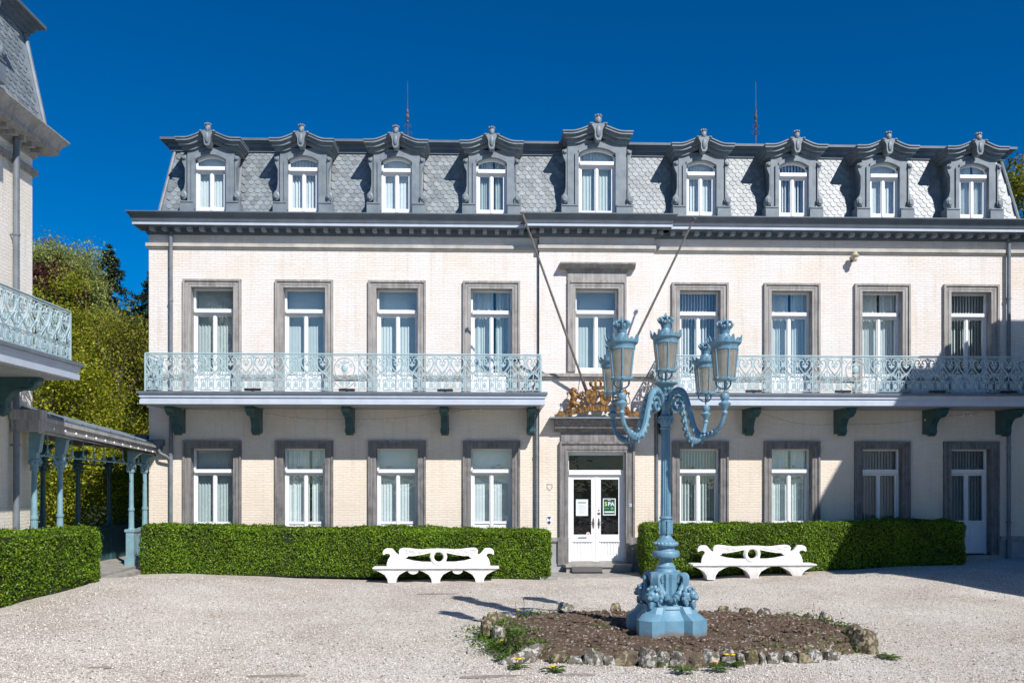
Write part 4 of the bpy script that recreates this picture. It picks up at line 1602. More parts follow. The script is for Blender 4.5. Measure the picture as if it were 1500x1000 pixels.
# stop at the house corner on the court side
r.add(vs, [(0, 1, 7, 6), (1, 2, 8, 7), (2, 3, 9, 8), (3, 4, 10, 9), (4, 5, 11, 10), (5, 0, 6, 11), (0, 5, 4, 3, 2, 1), (6, 7, 8, 9, 10, 11)])
r.v = [(min(x, -9.02) if y > -0.05 and x > -9.02 else x, y, z) for x, y, z in r.v]
vs2 = []
rr_ = MB()
for y0_, y1_ in ((-6.25, -0.04),):
    pts = []
    for y in (y0_, y1_):
        e = eave_z(y)
        pts += [(xe, y, e), (xr, y, e + 0.33), (xb, y, e), (xb, y, e - 0.04), (xr, y, e + 0.28), (xe, y, e - 0.04)]
    rr_.add(pts, [(0, 1, 7, 6), (1, 2, 8, 7), (2, 3, 9, 8), (3, 4, 10, 9), (4, 5, 11, 10), (5, 0, 6, 11), (0, 5, 4, 3, 2, 1), (6, 7, 8, 9, 10, 11)])
rr_.box(-10.8, -9.03, -0.03, 3.0, 3.42, 3.70)
roof_w = wk('roof', rr_, zinc_dk)
for k in range(9):
    y = -6.0 + k * 0.72
    e = eave_z(y)
    seam = MB().add([(xe + 0.01, y - 0.05, e + 0.004), (xe + 0.01, y + 0.05, e + 0.004), (xr, y + 0.05, e + 0.334), (xr, y - 0.05, e + 0.334), (xe + 0.01, y - 0.05, e + 0.035), (xe + 0.01, y + 0.05, e + 0.035), (xr, y + 0.05, e + 0.375), (xr, y - 0.05, e + 0.375)],
                    [(0, 1, 2, 3), (4, 7, 6, 5), (0, 4, 5, 1), (1, 5, 6, 2), (2, 6, 7, 3), (3, 7, 4, 0)])
    wk('roof_batten', seam, zinc, roof_w)
f = MB()
for (dx, d0, d1) in ((0.0, -0.30, -0.045), (0.05, -0.13, -0.045), (-0.06, -0.36, -0.30)):
    y0, y1 = -6.28, -0.06
    p = []
    for y in (y0, y1):
        e = eave_z(y)
        k = 1.0 - 0.25 * (y + 6.25) / 6.2
        p += [(xe - 0.10, y, e + d0 * k), (xe + dx - 0.02, y, e + d0 * k), (xe + dx - 0.02, y, e + d1), (xe - 0.10, y, e + d1)]
    f.add(p, [(0, 1, 2, 3), (7, 6, 5, 4), (0, 4, 5, 1), (1, 5, 6, 2), (2, 6, 7, 3), (3, 7, 4, 0)])
wk('fascia', f, wing_grey)
wk('end_block', MB().box(-9.2, -8.62, -6.55, -6.26, 3.66, 3.86).box(-9.2, -8.66, -6.50, -6.26, 3.44, 3.66), wing_grey)
wk('end_block', MB().box(-8.98, -8.52, -0.30, -0.07, 3.40, 3.56).box(-8.98, -8.58, -0.26, -0.07, 3.28, 3.40), zinc_dk)
sp = MB()
sp.tube(spline([(-8.62, -0.28, 3.30), (-8.58, -0.26, 3.20), (-8.44, -0.22, 3.12), (-8.36, -0.12, 3.0)], 5), 0.035, 8)
wk('gutter_spout', sp, pipe_m)
fb = MB()
fb.box(-10.6, -8.86, -6.0, 3.0, 0.0, FZ)
wk('floor', fb, stone_step)
pw_ = MB()
pw_.box(-10.46, -10.34, -5.6, 3.0, FZ, 1.12)
pw_.box(-10.52, -10.28, -5.6, 3.0, 1.12, 1.19)
wk('back_parapet', pw_, teal)
wk('side_panel', MB().box(-9.10, -9.0, -0.88, -0.22, FZ, 1.16).box(-9.14, -8.96, -0.88, -0.22, 1.16, 1.22).box(-8.998, -8.985, -0.78, -0.32, 0.50, 1.05), walk_iron)
for k, (xa, z) in enumerate(((-8.56, 0.22), (-8.20, 0.13))):
    wk('step', MB().box(-8.86, xa, -4.3, -1.25, 0.0, z + (0.02 if k == 0 else 0)), stone_step)
wk('step_block', MB().box(-8.98, -8.62, -1.20, -0.82, 0.0, 0.285), stone_step)


# ------------------------------------------------------------------ benches
def bench(label, x, y, z, pendants, rz=0.0):
    K = 1 / 450.0
    root = thing('garden_bench', label, 'bench', (x, y, z), rz, 'white benches by the hedges')

    def q(u, w):
        return ((u - 760) * K, (462 - w) * K)
    half = [(1335, 302), (1332, 262), (1318, 220), (1300, 195), (1294, 178), (1306, 164), (1330, 158), (1352, 162), (1366, 174), (1378, 166), (1377, 138), (1362, 114), (1332, 100), (1276, 102), (1262, 118), (1228, 158), (1207, 172), (1195, 162), (1200, 128), (1186, 106), (1150, 95), (1080, 100), (1000, 111), (930, 114), (850, 107)]
    left = [(1520 - u, w) for u, w in reversed(half)]
    outer = [q(u, w) for u, w in half] + [q(760, 104)] + [q(u, w) for u, w in left]
    hr = [(846, 152), (940, 172), (1040, 187), (1098, 188), (1110, 205), (1135, 216), (1040, 240), (940, 252), (842, 252), (856, 200)]
    hl = [(1520 - u, w) for u, w in hr]
    ring = [(760 + 52 * math.cos(2 * PI * k / 20), 200 + 52 * math.sin(2 * PI * k / 20)) for k in range(20)]
    b = MB().plate(outer, 0.34, 0.43, holes=[[q(*p) for p in hr], [q(*p) for p in hl], [q(*p) for p in ring]])
    bk = obj('backrest', b, concrete_w, root)
    bk.modifiers.new('bevel', 'BEVEL').width = 0.008
    rg = MB().tube([(72 * K * math.cos(2 * PI * k / 28), 0.335, (462 - 200) * K + 72 * K * math.sin(2 * PI * k / 28)) for k in range(28)], 0.036, 8, closed=True)
    obj('ring', rg, concrete_w, bk)
    for sg in (-1, 1):
        w_ = MB()
        for i, (u0, w0, u1, w1) in enumerate(((860, 125, 1040, 150), (900, 140, 1080, 172), (960, 122, 1120, 128), (1020, 135, 1150, 155), (1100, 112, 1180, 130))):
            p0, p1 = q(u0, w0), q(u1, w1)
            w_.tube(spline([(sg * p0[0], 0.336, p0[1]), (sg * (p0[0] + p1[0]) / 2, 0.330, (p0[1] + p1[1]) / 2 + 0.008), (sg * p1[0], 0.336, p1[1])], 3), 0.011, 5)
        obj('wing_feathers', w_, concrete_w, bk)
        e = q(1345, 128)
        obj('eagle_eye', MB().ball((sg * e[0], 0.338, e[1]), 0.014, 8, 5), concrete_w, bk)
    st = MB()
    x0, x1 = q(60, 0)[0], q(1420, 0)[0]
    zs = (462 - 300) * K
    st.box(x0 - 0.03, x1 + 0.03, -0.04, 0.46, zs - 0.030, zs)
    st.box(x0, x1, -0.015, 0.44, zs - 0.055, zs - 0.0305)
    so_ = obj('seat', st, concrete_w, root)
    so_.modifiers.new('bevel', 'BEVEL').width = 0.006
    for c in (258, 738, 1218):
        l = MB()
        pr = [(-42, 470), (-50, 425), (-80, 380), (-140, 345), (-196, 327), (196, 327), (140, 345), (80, 380), (50, 425), (42, 470)]
        u0 = q(c, 0)[0]
        l.plate([(max(x0, min(x1, u0 + u * K)), (462 - w) * K) for u, w in pr], 0.015, 0.41)
        lg = obj('leg', l, concrete_w, root)
        fl_ = MB()
        for k in range(-3, 4):
            fl_.tube(spline([(u0 + k * 10 * K, 0.012, 0.01), (u0 + k * 14 * K, 0.010, 0.12), (u0 + k * 24 * K, 0.010, 0.22), (u0 + k * 40 * K, 0.010, 0.285)], 3), 0.009, 5)
        obj('fluting', fl_, concrete_w, lg)
    if pendants:
        for c in (490, 976):
            u0 = q(c, 0)[0]
            h = [(u0 + 62 * K * math.cos(PI * k / 10), zs - 0.056 - 50 * K * math.sin(PI * k / 10)) for k in range(11)]
            obj('seat_pendant', MB().plate(h, 0.03, 0.12), concrete_w, root)
    return root


bench('white concrete bench with eagle-headed back before the hedge left of the door', at(641.3, 850, -2.40)[0], -2.40, 0.0, True)
bench('white concrete bench with eagle-headed back before the hedge that is half in shade', at(1108, 846, -2.40)[0], -2.40, 0.055, False)

# ------------------------------------------------------------------ the candelabra lamp
LX, LY, LZ = 2.727, -10.78, 0.20
lamp = thing('candelabra_lamp', 'blue cast-iron lamp post with five crowned lanterns standing in the soil bed', 'street lamp', (LX, LY, LZ))
# plinth: core with four diagonal piers, stepped and sloped
p = MB()
LROT = math.radians(45 + 6)


def pier(mb, r0, r1, w0, w1, z0, z1, a):
    ca, sa = math.cos(a), math.sin(a)
    vs = []
    for (r, w, z) in ((r0, w0, z0), (r1, w1, z1)):
        for (u, v) in ((w * 1.01, -w), (r - w * 0.45, -w), (r, -w * 0.55), (r, w * 0.55), (r - w * 0.45, w), (w * 1.01, w)):
            vs.append((u * ca - v * sa, u * sa + v * ca, z))
    n = 6
    mb.add(vs, [tuple(range(n - 1, -1, -1)), tuple(range(n, 2 * n))] + [(i, (i + 1) % n, n + (i + 1) % n, n + i) for i in range(n)])


for k in range(4):
    a = LROT + k * PI / 2
    pier(p, 0.62, 0.62, 0.19, 0.19, -0.12, 0.25, a)
    pier(p, 0.60, 0.48, 0.18, 0.155, 0.25, 0.34, a)
    pier(p, 0.48, 0.42, 0.155, 0.145, 0.34, 0.43, a)
p.lathe([(0.44, -0.12), (0.44, 0.24), (0.42, 0.26), (0.36, 0.34), (0.34, 0.38), (0.35, 0.40), (0.33, 0.44)], 32)
plinth_m = M('lamp_plinth_paint', (0.115, 0.255, 0.355), (0.155, 0.305, 0.40), 0.5, 6, bmp=0.3, bscale=40)
_nt = plinth_m.node_tree
_b = _nt.nodes['Principled BSDF']
_src = _b.inputs['Base Color'].links[0].from_socket
_sx = nd(_nt, 'ShaderNodeSeparateXYZ')
_nt.links.new(worldpos(_nt), _sx.inputs[0])
_ad = nd(_nt, 'ShaderNodeMath', operation='MULTIPLY_ADD')
_ad.inputs[1].default_value = 0.22
_nt.links.new(noise(_nt, worldpos(_nt), 7, 5, 0.65), _ad.inputs[0])
_nt.links.new(_sx.outputs[2], _ad.inputs[2])
_nt.links.new(mixc(_nt, ramp(_nt, _ad.outputs[0], [(0.34, 0.85), (0.41, 0.0)]), _src, (0.20, 0.14, 0.10)), _b.inputs['Base Color'])
obj('plinth', p, plinth_m, lamp)
c = MB()
c.lathe([(0.30, 0.425), (0.275, 0.47), (0.25, 0.56), (0.235, 0.70), (0.24, 0.82), (0.25, 0.86), (0.25, 0.90), (0.17, 0.925)], 72, flute=18, fdepth=0.10)
ped = obj('pedestal', c, lampblue, lamp)
for k in range(4):
    a = LROT + k * PI / 2
    ca, sa = math.cos(a), math.sin(a)

    def R(u, z, v=0.0, ca=ca, sa=sa):
        return (u * ca - v * sa, u * sa + v * ca, z)
    s_ = MB()
    for dv in (-0.045, 0.0, 0.045):
        s_.tube(spline([R(0.21, 0.78, dv), R(0.26, 0.885, dv), R(0.32, 0.87, dv), R(0.325, 0.79, dv), R(0.31, 0.70, dv), R(0.32, 0.60, dv), R(0.34, 0.52, dv)], 4), 0.036, 6)
    obj('scroll_console', s_, lampblue, ped)
    hd_ = MB()
    hd_.ball(R(0.335, 0.585), 0.115, 14, 9, 0.09)
    for j in range(13):
        an = 2 * PI * j / 13
        hd_.ball(R(0.36, 0.585 + 0.115 * math.sin(an), 0.115 * math.cos(an)), (0.042, 0.042, 0.05), 7, 5, 0.1)
    hd_.ball(R(0.44, 0.60), (0.07, 0.07, 0.075), 10, 7)
    hd_.ball(R(0.495, 0.565), (0.045, 0.045, 0.04), 8, 6)
    for sv in (-1, 1):
        hd_.ball(R(0.495, 0.625, sv * 0.035), 0.013, 6, 4)
        hd_.ball(R(0.42, 0.685, sv * 0.07), 0.028, 6, 5)
    hd_.tube([R(0.44, 0.50), R(0.46, 0.45), R(0.47, 0.41)], [0.05, 0.04, 0.02], 7)
    obj('lion_head', hd_, lampblue, ped)
    # garland to the next console
    a2 = a + PI / 2
    gpts, grad = [], []
    for j in range(19):
        t = j / 18
        an = a + (a2 - a) * (0.08 + 0.84 * t)
        sag = 4 * t * (1 - t)
        rr = 0.315 - 0.02 * sag
        gpts.append((rr * math.cos(an), rr * math.sin(an), 0.80 - 0.27 * sag))
        grad.append((0.024 + 0.034 * sag) * (1 + 0.2 * (-1) ** j))
    obj('garland', MB().tube(gpts, grad, 8), lampblue, ped)
sh = MB()
sh.lathe([(0.165, 0.92), (0.155, 0.955), (0.14, 0.97), (0.145, 1.0), (0.11, 1.04), (0.095, 1.09), (0.105, 1.12), (0.19, 1.135), (0.205, 1.155), (0.205, 1.215), (0.19, 1.235), (0.14, 1.245), (0.125, 1.27), (0.135, 1.305), (0.185, 1.315), (0.19, 1.33), (0.155, 1.37), (0.11, 1.41), (0.075, 1.46), (0.07, 1.475)], 28)
sh.lathe([(0.075, 1.475), (0.088, 1.50), (0.092, 1.56), (0.088, 1.63), (0.078, 1.70), (0.095, 1.715), (0.095, 1.735), (0.082, 1.75)], 20)
obj('baluster', sh, lampblue, lamp)
lv = MB()
for j in range(18):
    a = 2 * PI * j / 18
    lv.ball((0.165 * math.cos(a), 0.165 * math.sin(a), 1.345), (0.028, 0.028, 0.022), 6, 4)
for j in range(4):
    a = LROT + PI / 4 + j * PI / 2
    for m_ in range(6):
        lv.ball((0.094 * math.cos(a), 0.094 * math.sin(a), 1.50 + 0.034 * m_), (0.02, 0.02, 0.022), 6, 4)
obj('leaf_ornament', lv, lampblue, lamp)
f = MB().lathe([(0.079, 1.745), (0.066, 3.06)], 64, flute=16, fdepth=0.16)
obj('shaft', f, lampblue, lamp)
t = MB()
t.lathe([(0.075, 3.05), (0.085, 3.07), (0.07, 3.085), (0.075, 3.12), (0.10, 3.20), (0.115, 3.24), (0.08, 3.26), (0.062, 3.28), (0.055, 3.40), (0.07, 3.44), (0.075, 3.48), (0.055, 3.52), (0.06, 3.60), (0.10, 3.66), (0.12, 3.70), (0.175, 3.735), (0.18, 3.755), (0.06, 3.765)], 22)
for j in range(10):
    a = 2 * PI * j / 10
    t.ball((0.10 * math.cos(a), 0.10 * math.sin(a), 3.19), (0.026, 0.026, 0.05), 6, 4)
    t.ball((0.095 * math.cos(a), 0.095 * math.sin(a), 3.66), (0.022, 0.022, 0.03), 6, 4)
obj('capital', t, lampblue, lamp)

lantern_glass = None
m_, nt_, b_ = nodes_of('lantern_glass')
b_.inputs['Base Color'].default_value = (0.46, 0.44, 0.40, 1)
b_.inputs['Roughness'].default_value = 0.25
_tr = nd(nt_, 'ShaderNodeBsdfTransparent')
_tr.inputs[0].default_value = (0.85, 0.82, 0.76, 1)
_tl = nd(nt_, 'ShaderNodeBsdfTranslucent')
_tl.inputs[0].default_value = (0.55, 0.50, 0.42, 1)
_m1 = nd(nt_, 'ShaderNodeMixShader')
_m1.inputs[0].default_value = 0.45
nt_.links.new(b_.outputs[0], _m1.inputs[1])
nt_.links.new(_tl.outputs[0], _m1.inputs[2])
_m2 = nd(nt_, 'ShaderNodeMixShader')
nt_.links.new(ramp(nt_, noise(nt_, worldpos(nt_), 8, 4), [(0.35, 0.22), (0.7, 0.45)]), _m2.inputs[0])
nt_.links.new(_m1.outputs[0], _m2.inputs[1])
nt_.links.new(_tr.outputs[0], _m2.inputs[2])
nt_.links.new(_m2.outputs[0], nt_.nodes['Material Output'].inputs[0])
lantern_glass = m_


def lantern_meshes():
    H = 0.42
    rb, rt = 0.142, 0.188
    fr = MB()
    fr.lathe([(0.05, -0.035), (0.155, -0.03), (0.165, -0.015), (0.165, 0.005), (0.145, 0.012), (0.05, 0.012)], 22)
    for k in range(6):
        a = 2 * PI * k / 6 + PI / 6
        fr.tube([((rb + 0.004) * math.cos(a), (rb + 0.004) * math.sin(a), 0), ((rt + 0.004) * math.cos(a), (rt + 0.004) * math.sin(a), H)], 0.0125, 6)
        fr.ball(((rb + 0.012) * math.cos(a), (rb + 0.012) * math.sin(a), 0.0), 0.022, 6, 5)
    # top band, flared
    fr.lathe([(0.185, H - 0.005), (0.198, H), (0.198, H + 0.055), (0.205, H + 0.065), (0.235, H + 0.095), (0.24, H + 0.11), (0.20, H + 0.115), (0.13, H + 0.14), (0.09, H + 0.19), (0.062, H + 0.25), (0.06, H + 0.28), (0.085, H + 0.295), (0.04, H + 0.30)], 26)
    g = MB()
    N = 112
    vs = []
    for k in range(N):
        a = 2 * PI * k / N
        t = (k % 7) / 7
        big = (k // 7) % 2 == 0
        h = (0.014, 0.05, 0.085, 0.098, 0.085, 0.05, 0.014)[k % 7] * (1.0 if big else 0.6)
        ca, sa = math.cos(a), math.sin(a)
        for (r, z) in ((0.222, -0.012), (0.222 + 0.25 * h, h), (0.236 + 0.25 * h, h), (0.236, -0.012)):
            vs.append((r * ca, r * sa, H + 0.105 + z))
    fs = []
    for k in range(N):
        l = (k + 1) % N
        for q in range(4):
            p = (q + 1) % 4
            fs.append((4 * k + q, 4 * l + q, 4 * l + p, 4 * k + p))
    g.add(vs, fs)
    cr = MB()
    z0 = H + 0.29
    cr.lathe([(0.07, z0 - 0.04), (0.078, z0), (0.088, z0 + 0.03), (0.08, z0 + 0.035), (0.05, z0 + 0.04)], 16)
    for k in range(8):
        a = 2 * PI * k / 8
        ca, sa = math.cos(a), math.sin(a)
        cr.tube(spline([(0.085 * ca, 0.085 * sa, z0 + 0.03), (0.118 * ca, 0.118 * sa, z0 + 0.075), (0.10 * ca, 0.10 * sa, z0 + 0.115), (0.05 * ca, 0.05 * sa, z0 + 0.12), (0.01 * ca, 0.01 * sa, z0 + 0.10)], 3), 0.016, 5)
        cr.ball((0.118 * ca, 0.118 * sa, z0 + 0.085), 0.021, 6, 4)
        cr.ball((0.09 * math.cos(a + 0.39), 0.09 * math.sin(a + 0.39), z0 + 0.05), (0.018, 0.018, 0.026), 6, 4)
    cr.ball((0, 0, z0 + 0.135), 0.03, 8, 6)
    cr.tube([(0, 0, z0 + 0.15), (0, 0, z0 + 0.20)], [0.012, 0.005], 6)
    cr.box(-0.022, 0.022, -0.006, 0.006, z0 + 0.168, z0 + 0.180)
    gl = MB()
    n = 24
    vs = []
    for (r, z) in ((rb, 0.012), (rt, H)):
        for k in range(n):
            a = 2 * PI * k / n
            vs.append((r * math.cos(a), r * math.sin(a), z))
    gl.add(vs, [(k, (k + 1) % n, n + (k + 1) % n, n + k) for k in range(n)], True)
    st = MB()
    for k in range(3):
        a = 2 * PI * k / 3 + 0.5
        st.tube(spline([(0.125 * math.cos(a), 0.125 * math.sin(a), -0.03), (0.12 * math.cos(a), 0.12 * math.sin(a), -0.085), (0.06 * math.cos(a), 0.06 * math.sin(a), -0.135), (0.01, 0, -0.145)], 4), 0.012, 5)
        st.ball((0.125 * math.cos(a), 0.125 * math.sin(a), -0.06), 0.018, 6, 4)
    st.tube([(0, 0, -0.2), (0, 0, 0.02)], 0.016, 6)
    return [x.mesh(nm, mt) for x, nm, mt in ((fr, 'lantern', lampblue), (g, 'gallery', lampblue), (cr, 'crown', lampblue), (gl, 'glass', lantern_glass), (st, 'fork', lampblue))]


LANT = lantern_meshes()


def put_lantern(x, y, z, rz):
    l = put('lantern', LANT[0], lamp, (x, y, z), rz, (0.95, 0.95, 0.95))
    for me, nm in zip(LANT[1:], ('gallery', 'crown', 'glass', 'fork')):
        put(nm, me, l)


put_lantern(0, 0, 4.14 - LZ, 0.0)
for (ox, oy) in ((0.62, -1.0), (-0.82, -1.0), (0.86, 1.0), (-0.65, 1.0)):
    R_ = math.hypot(ox, oy)
    ca, sa = ox / R_, oy / R_

    def A(u, z, v=0.0, ca=ca, sa=sa):
        return (u * ca - v * sa, u * sa + v * ca, z)
    arm = MB()
    k = R_ / 1.25
    path = spline([A(0.03, 3.36), A(0.14 * k, 3.56), A(0.28 * k, 3.63), A(0.42 * k, 3.55), A(0.52 * k, 3.33), A(0.63 * k, 3.05), A(0.80 * k, 2.91), A(1.0 * k, 2.93), A(1.17 * k, 3.05), A(1.25 * k, 3.22)], 5)
    n = len(path)
    arm.tube(path, [0.039 - 0.012 * abs(i / n - 0.3) for i in range(n)], 8)
    # inner scroll against the post
    arm.tube([A(0.27 * k + r * math.cos(t), 3.40 + r * math.sin(t)) for t, r in [(0.5 + 0.5 * i, 0.13 - 0.0065 * i) for i in range(17)]], 0.024, 6)
    arm.ball(A(0.80 * k, 2.855), (0.02, 0.02, 0.05), 6, 5)
    a_o = obj('arm', arm, lampblue, lamp)
    lf = MB()
    for i in range(8, n - 8, 2):
        P_, Q_ = path[i], path[i + 1]
        d_ = (Q_ - P_).normalized()
        side = Vector((-sa, ca, 0))
        up_ = d_.cross(side)
        sgn = 1 if i < n * 0.62 else -1
        for sv in (-1, 0, 1):
            cpt = P_ + side * sv * 0.030 - up_ * sgn * (0.034 if sv == 0 else 0.02)
            lf.ball(tuple(cpt), (0.026, 0.026, 0.036), 6, 4, 0.12)
    lf.tube(path[7:n - 7], 0.041, 6)
    obj('acanthus', lf, lampblue, a_o)
    v_ = MB()
    v_.lathe([(0.03, 3.20), (0.045, 3.23), (0.03, 3.26), (0.045, 3.30), (0.085, 3.345), (0.088, 3.36), (0.05, 3.385), (0.042, 3.40), (0.06, 3.42), (0.066, 3.46), (0.055, 3.495), (0.02, 3.50)], 14, (ox, oy, 0))
    obj('vase', v_, lampblue, a_o)
    put_lantern(ox, oy, 3.70, 0.1 * ox)

# ------------------------------------------------------------------ soil bed, edging, weeds
soil, nt_, b_ = nodes_of('soil')
b_.inputs['Roughness'].default_value = 0.95
b_.inputs['Specular IOR Level'].default_value = 0.1
pos_ = worldpos(nt_)
c_ = ramp(nt_, noise(nt_, pos_, 9, 6, 0.65), [(0.3, (0.10, 0.068, 0.048)), (0.7, (0.215, 0.155, 0.112))])
vo_ = nd(nt_, 'ShaderNodeTexVoronoi')
vo_.inputs['Scale'].default_value = 34
nt_.links.new(pos_, vo_.inputs['Vector'])
sp_ = nd(nt_, 'ShaderNodeSeparateColor')
nt_.links.new(vo_.outputs['Color'], sp_.inputs[0])
c_ = mixc(nt_, ramp(nt_, sp_.outputs[0], [(0.90, 0.0), (0.93, 0.8)]), c_, (0.55, 0.50, 0.45))
c_ = mixc(nt_, ramp(nt_, noise(nt_, pos_, 2.2, 5), [(0.60, 0.0), (0.72, 0.6)]), c_, (0.08, 0.11, 0.025))
nt_.links.new(c_, b_.inputs['Base Color'])
bump(nt_, b_, noise(nt_, pos_, 26, 6, 0.7), 1.0, 0.05)

BX, BY, BRX, BRY = 2.92, -10.1, 2.86, 1.98


def bed_r(a):
    """superellipse radius factor with an uneven rim"""
    c, s_ = abs(math.cos(a)), abs(math.sin(a))
    e = 2.6
    return 1.0 / ((c ** e + s_ ** e) ** (1 / e)) * (1 + 0.035 * math.sin(3 * a + 1) + 0.028 * math.sin(7 * a) + 0.018 * math.sin(12 * a + 2))


def bed_z(t):
    return (0.13 + 0.10 * (1 - t ** 2)) * (1 - smooth01((t - 0.93) / 0.09))


b = MB()
NA, NR = 96, 30
rb_ = random.Random(5)
for i in range(NR + 1):
    t = i / NR
    for j in range(NA):
        a = 2 * PI * j / NA
        r = bed_r(a) * t
        x, y = BX + BRX * r * math.cos(a), BY + BRY * r * math.sin(a)
        z = bed_z(t) + rb_.uniform(-0.016, 0.022) + 0.02 * math.sin(5 * x) * math.sin(4 * y)
        if i == NR:
            z = -0.05
        b.v.append((x, y, z))
for i in range(NR):
    for j in range(NA):
        l = (j + 1) % NA
        b.f.append((i * NA + j, i * NA + l, (i + 1) * NA + l, (i + 1) * NA + j))
        b.s.append(True)
        b.mi.append(0)
tag(obj('soil_bed', b, soil), None, kind='structure')
cl = MB()
for k in range(1500):
    a = rb_.uniform(0, 2 * PI)
    t = rb_.random() ** 0.5 * 0.93
    r = bed_r(a) * t
    x, y = BX + BRX * r * math.cos(a), BY + BRY * r * math.sin(a)
    s_ = rb_.uniform(0.012, 0.045)
    cl.ball((x, y, bed_z(t) + s_ * 0.3), (s_, s_ * rb_.uniform(0.6, 1.2), s_ * rb_.uniform(0.5, 0.9)), 5, 4, 0.25, smooth=False)
tag(obj('soil_clods', cl, soil), 'loose brown clods scattered over the soil bed', 'soil', kind='stuff')

def rock_mat(name, c1, c2, lich, moss):
    m, nt, b_ = nodes_of(name)
    b_.inputs['Roughness'].default_value = 0.9
    b_.inputs['Specular IOR Level'].default_value = 0.2
    pos = worldpos(nt)
    c = ramp(nt, noise(nt, pos, 7, 6, 0.65), [(0.35, c1), (0.65, c2)])
    c = mixc(nt, ramp(nt, noise(nt, pos, 13, 4, 0.6, 0.6), [(0.50, 0.0), (0.56, 0.9)]), c, lich)
    c = mixc(nt, ramp(nt, noise(nt, worldpos(nt, (1.3, 1.3, 1.0)), 5, 5, 0.6), [(0.58, 0.0), (0.68, 0.8)]), c, moss)
    nt.links.new(c, b_.inputs['Base Color'])
    bump(nt, b_, noise(nt, pos, 24, 7, 0.7), 1.0, 0.04)
    return m


rockm = rock_mat('lichen_rock', (0.10, 0.085, 0.07), (0.24, 0.21, 0.175), (0.62, 0.60, 0.54), (0.07, 0.075, 0.02))
rocky = rock_mat('mossy_rock', (0.075, 0.06, 0.045), (0.18, 0.145, 0.10), (0.40, 0.34, 0.22), (0.09, 0.09, 0.02))


def rock_mb(w, d, h, seed, peak=0.0):
    """irregular broken stone: a lumpy block, faceted by random cutting planes"""
    g = np.random.default_rng(seed)
    n, m = 16, 9
    th, ph = np.meshgrid(np.arange(n) * 2 * PI / n, (np.arange(m) + 0.5) * PI / m)
    dirs = np.stack([np.sin(ph) * np.cos(th), np.sin(ph) * np.sin(th), -np.cos(ph)], -1).reshape(-1, 3)
    rad = np.full(len(dirs), 1.25)
    for k in range(11):
        q = g.normal(size=3)
        q /= np.linalg.norm(q)
        if k < 5:
            q = np.array([(1, 0, 0), (-1, 0, 0), (0, -1, 0), (0, 1, 0), (0, 0, 1)][k]) + g.normal(size=3) * 0.22
            q /= np.linalg.norm(q)
        off = g.uniform(0.72, 0.98)
        c = dirs @ q
        rad = np.where(c > 0.05, np.minimum(rad, off / np.maximum(c, 0.05)), rad)
    rad *= 1 + lumps(dirs * 2.0, 3.0, 5, seed) * 0.05 + g.normal(size=len(rad)) * 0.022
    p = dirs * rad[:, None] * np.array([w / 2, d / 2, (h + 0.06) / 1.75])
    p[:, 2] += (h + 0.06) * 0.48 - 0.06
    if peak:
        t = np.clip(p[:, 2] / h, 0, 1)
        p[:, :2] *= (1 - peak * t)[:, None]
        p[:, 2] *= 1.15
    vs = [tuple(q) for q in p]
    fs = [(i * n + k, i * n + (k + 1) % n, (i + 1) * n + (k + 1) % n, (i + 1) * n + k) for i in range(m - 1) for k in range(n)]
    fs += [tuple(range(n - 1, -1, -1)), tuple((m - 1) * n + k for k in range(n))]
    return MB().add(vs, fs, False)


edging = thing('rock_edging', 'ring of rough lichen-spotted stones edging the soil bed', 'stone edging', (BX, BY, 0))
FRONT = [(818, 30, 20), (845, 22, 12), (870, 30, 22), (893, 17, 14), (918, 36, 28), (949, 23, 25), (972, 20, 20), (995, 24, 22), (1018, 20, 16), (1042, 26, 20), (1068, 24, 24), (1087, 11, 18), (1104, 21, 18), (1120, 12, 15), (1138, 27, 20), (1160, 15, 14), (1178, 20, 15), (1198, 22, 20), (1222, 26, 16)]
for i, (px, wpx, hpx) in enumerate(FRONT):
    yb = 976 - 8 * ((px - 1000) / 260) ** 2 if px > 1000 else 977 - 6 * ((px - 1000) / 200) ** 2
    dep = CAMZ * FPX / (yb - HOR)
    x, y, _ = at(px, yb, -CAMD + dep)
    k = dep / FPX
    o = obj('stone', rock_mb(wpx * k * 1.12, rb_.uniform(0.2, 0.3), hpx * k * rb_.uniform(0.7, 1.08), 100 + i), rockm if i % 4 else rocky, edging, (x - BX, y - BY + rb_.uniform(0.06, 0.14), 0.0), rb_.uniform(-0.3, 0.3))
for i in range(30):                     # sides and back
    a = math.radians(-22 + 224 * i / 29)
    r = bed_r(a)
    x, y = BRX * r * math.cos(a), BRY * r * math.sin(a)
    h = rb_.choice((0.12, 0.16, 0.19, 0.23, 0.28))
    w = rb_.uniform(0.16, 0.42)
    if i in (4, 5, 12, 17, 20):
        continue
    obj('stone', rock_mb(w, rb_.uniform(0.16, 0.26), h, 200 + i, 0.45 if i in (9, 16) else 0.0), rocky if i % 3 else rockm, edging, (x, y, 0), a + PI / 2 + rb_.uniform(-0.4, 0.4))
x, y, _ = at(1272, 962, -CAMD + CAMZ * FPX / 258)
tag(obj('boulder', rock_mb(0.44, 0.42, 0.33, 300), rocky, None, (x, y + 0.12, 0), 0.3), 'large split boulder with ochre lichen at the end of the stone edging', 'boulder')
x, y, _ = at(770, 975, -CAMD + CAMZ * FPX / 272)
sl_ = obj('stone_slab', rock_mb(0.62, 0.30, 0.16, 301), rockm, None, (x, y + 0.22, 0.02), 0.35)
sl_.rotation_euler = (0.1, -0.28, 0.35)
tag(sl_, 'long tilted grey stone slab among the dandelions of the soil bed edge', 'stone')

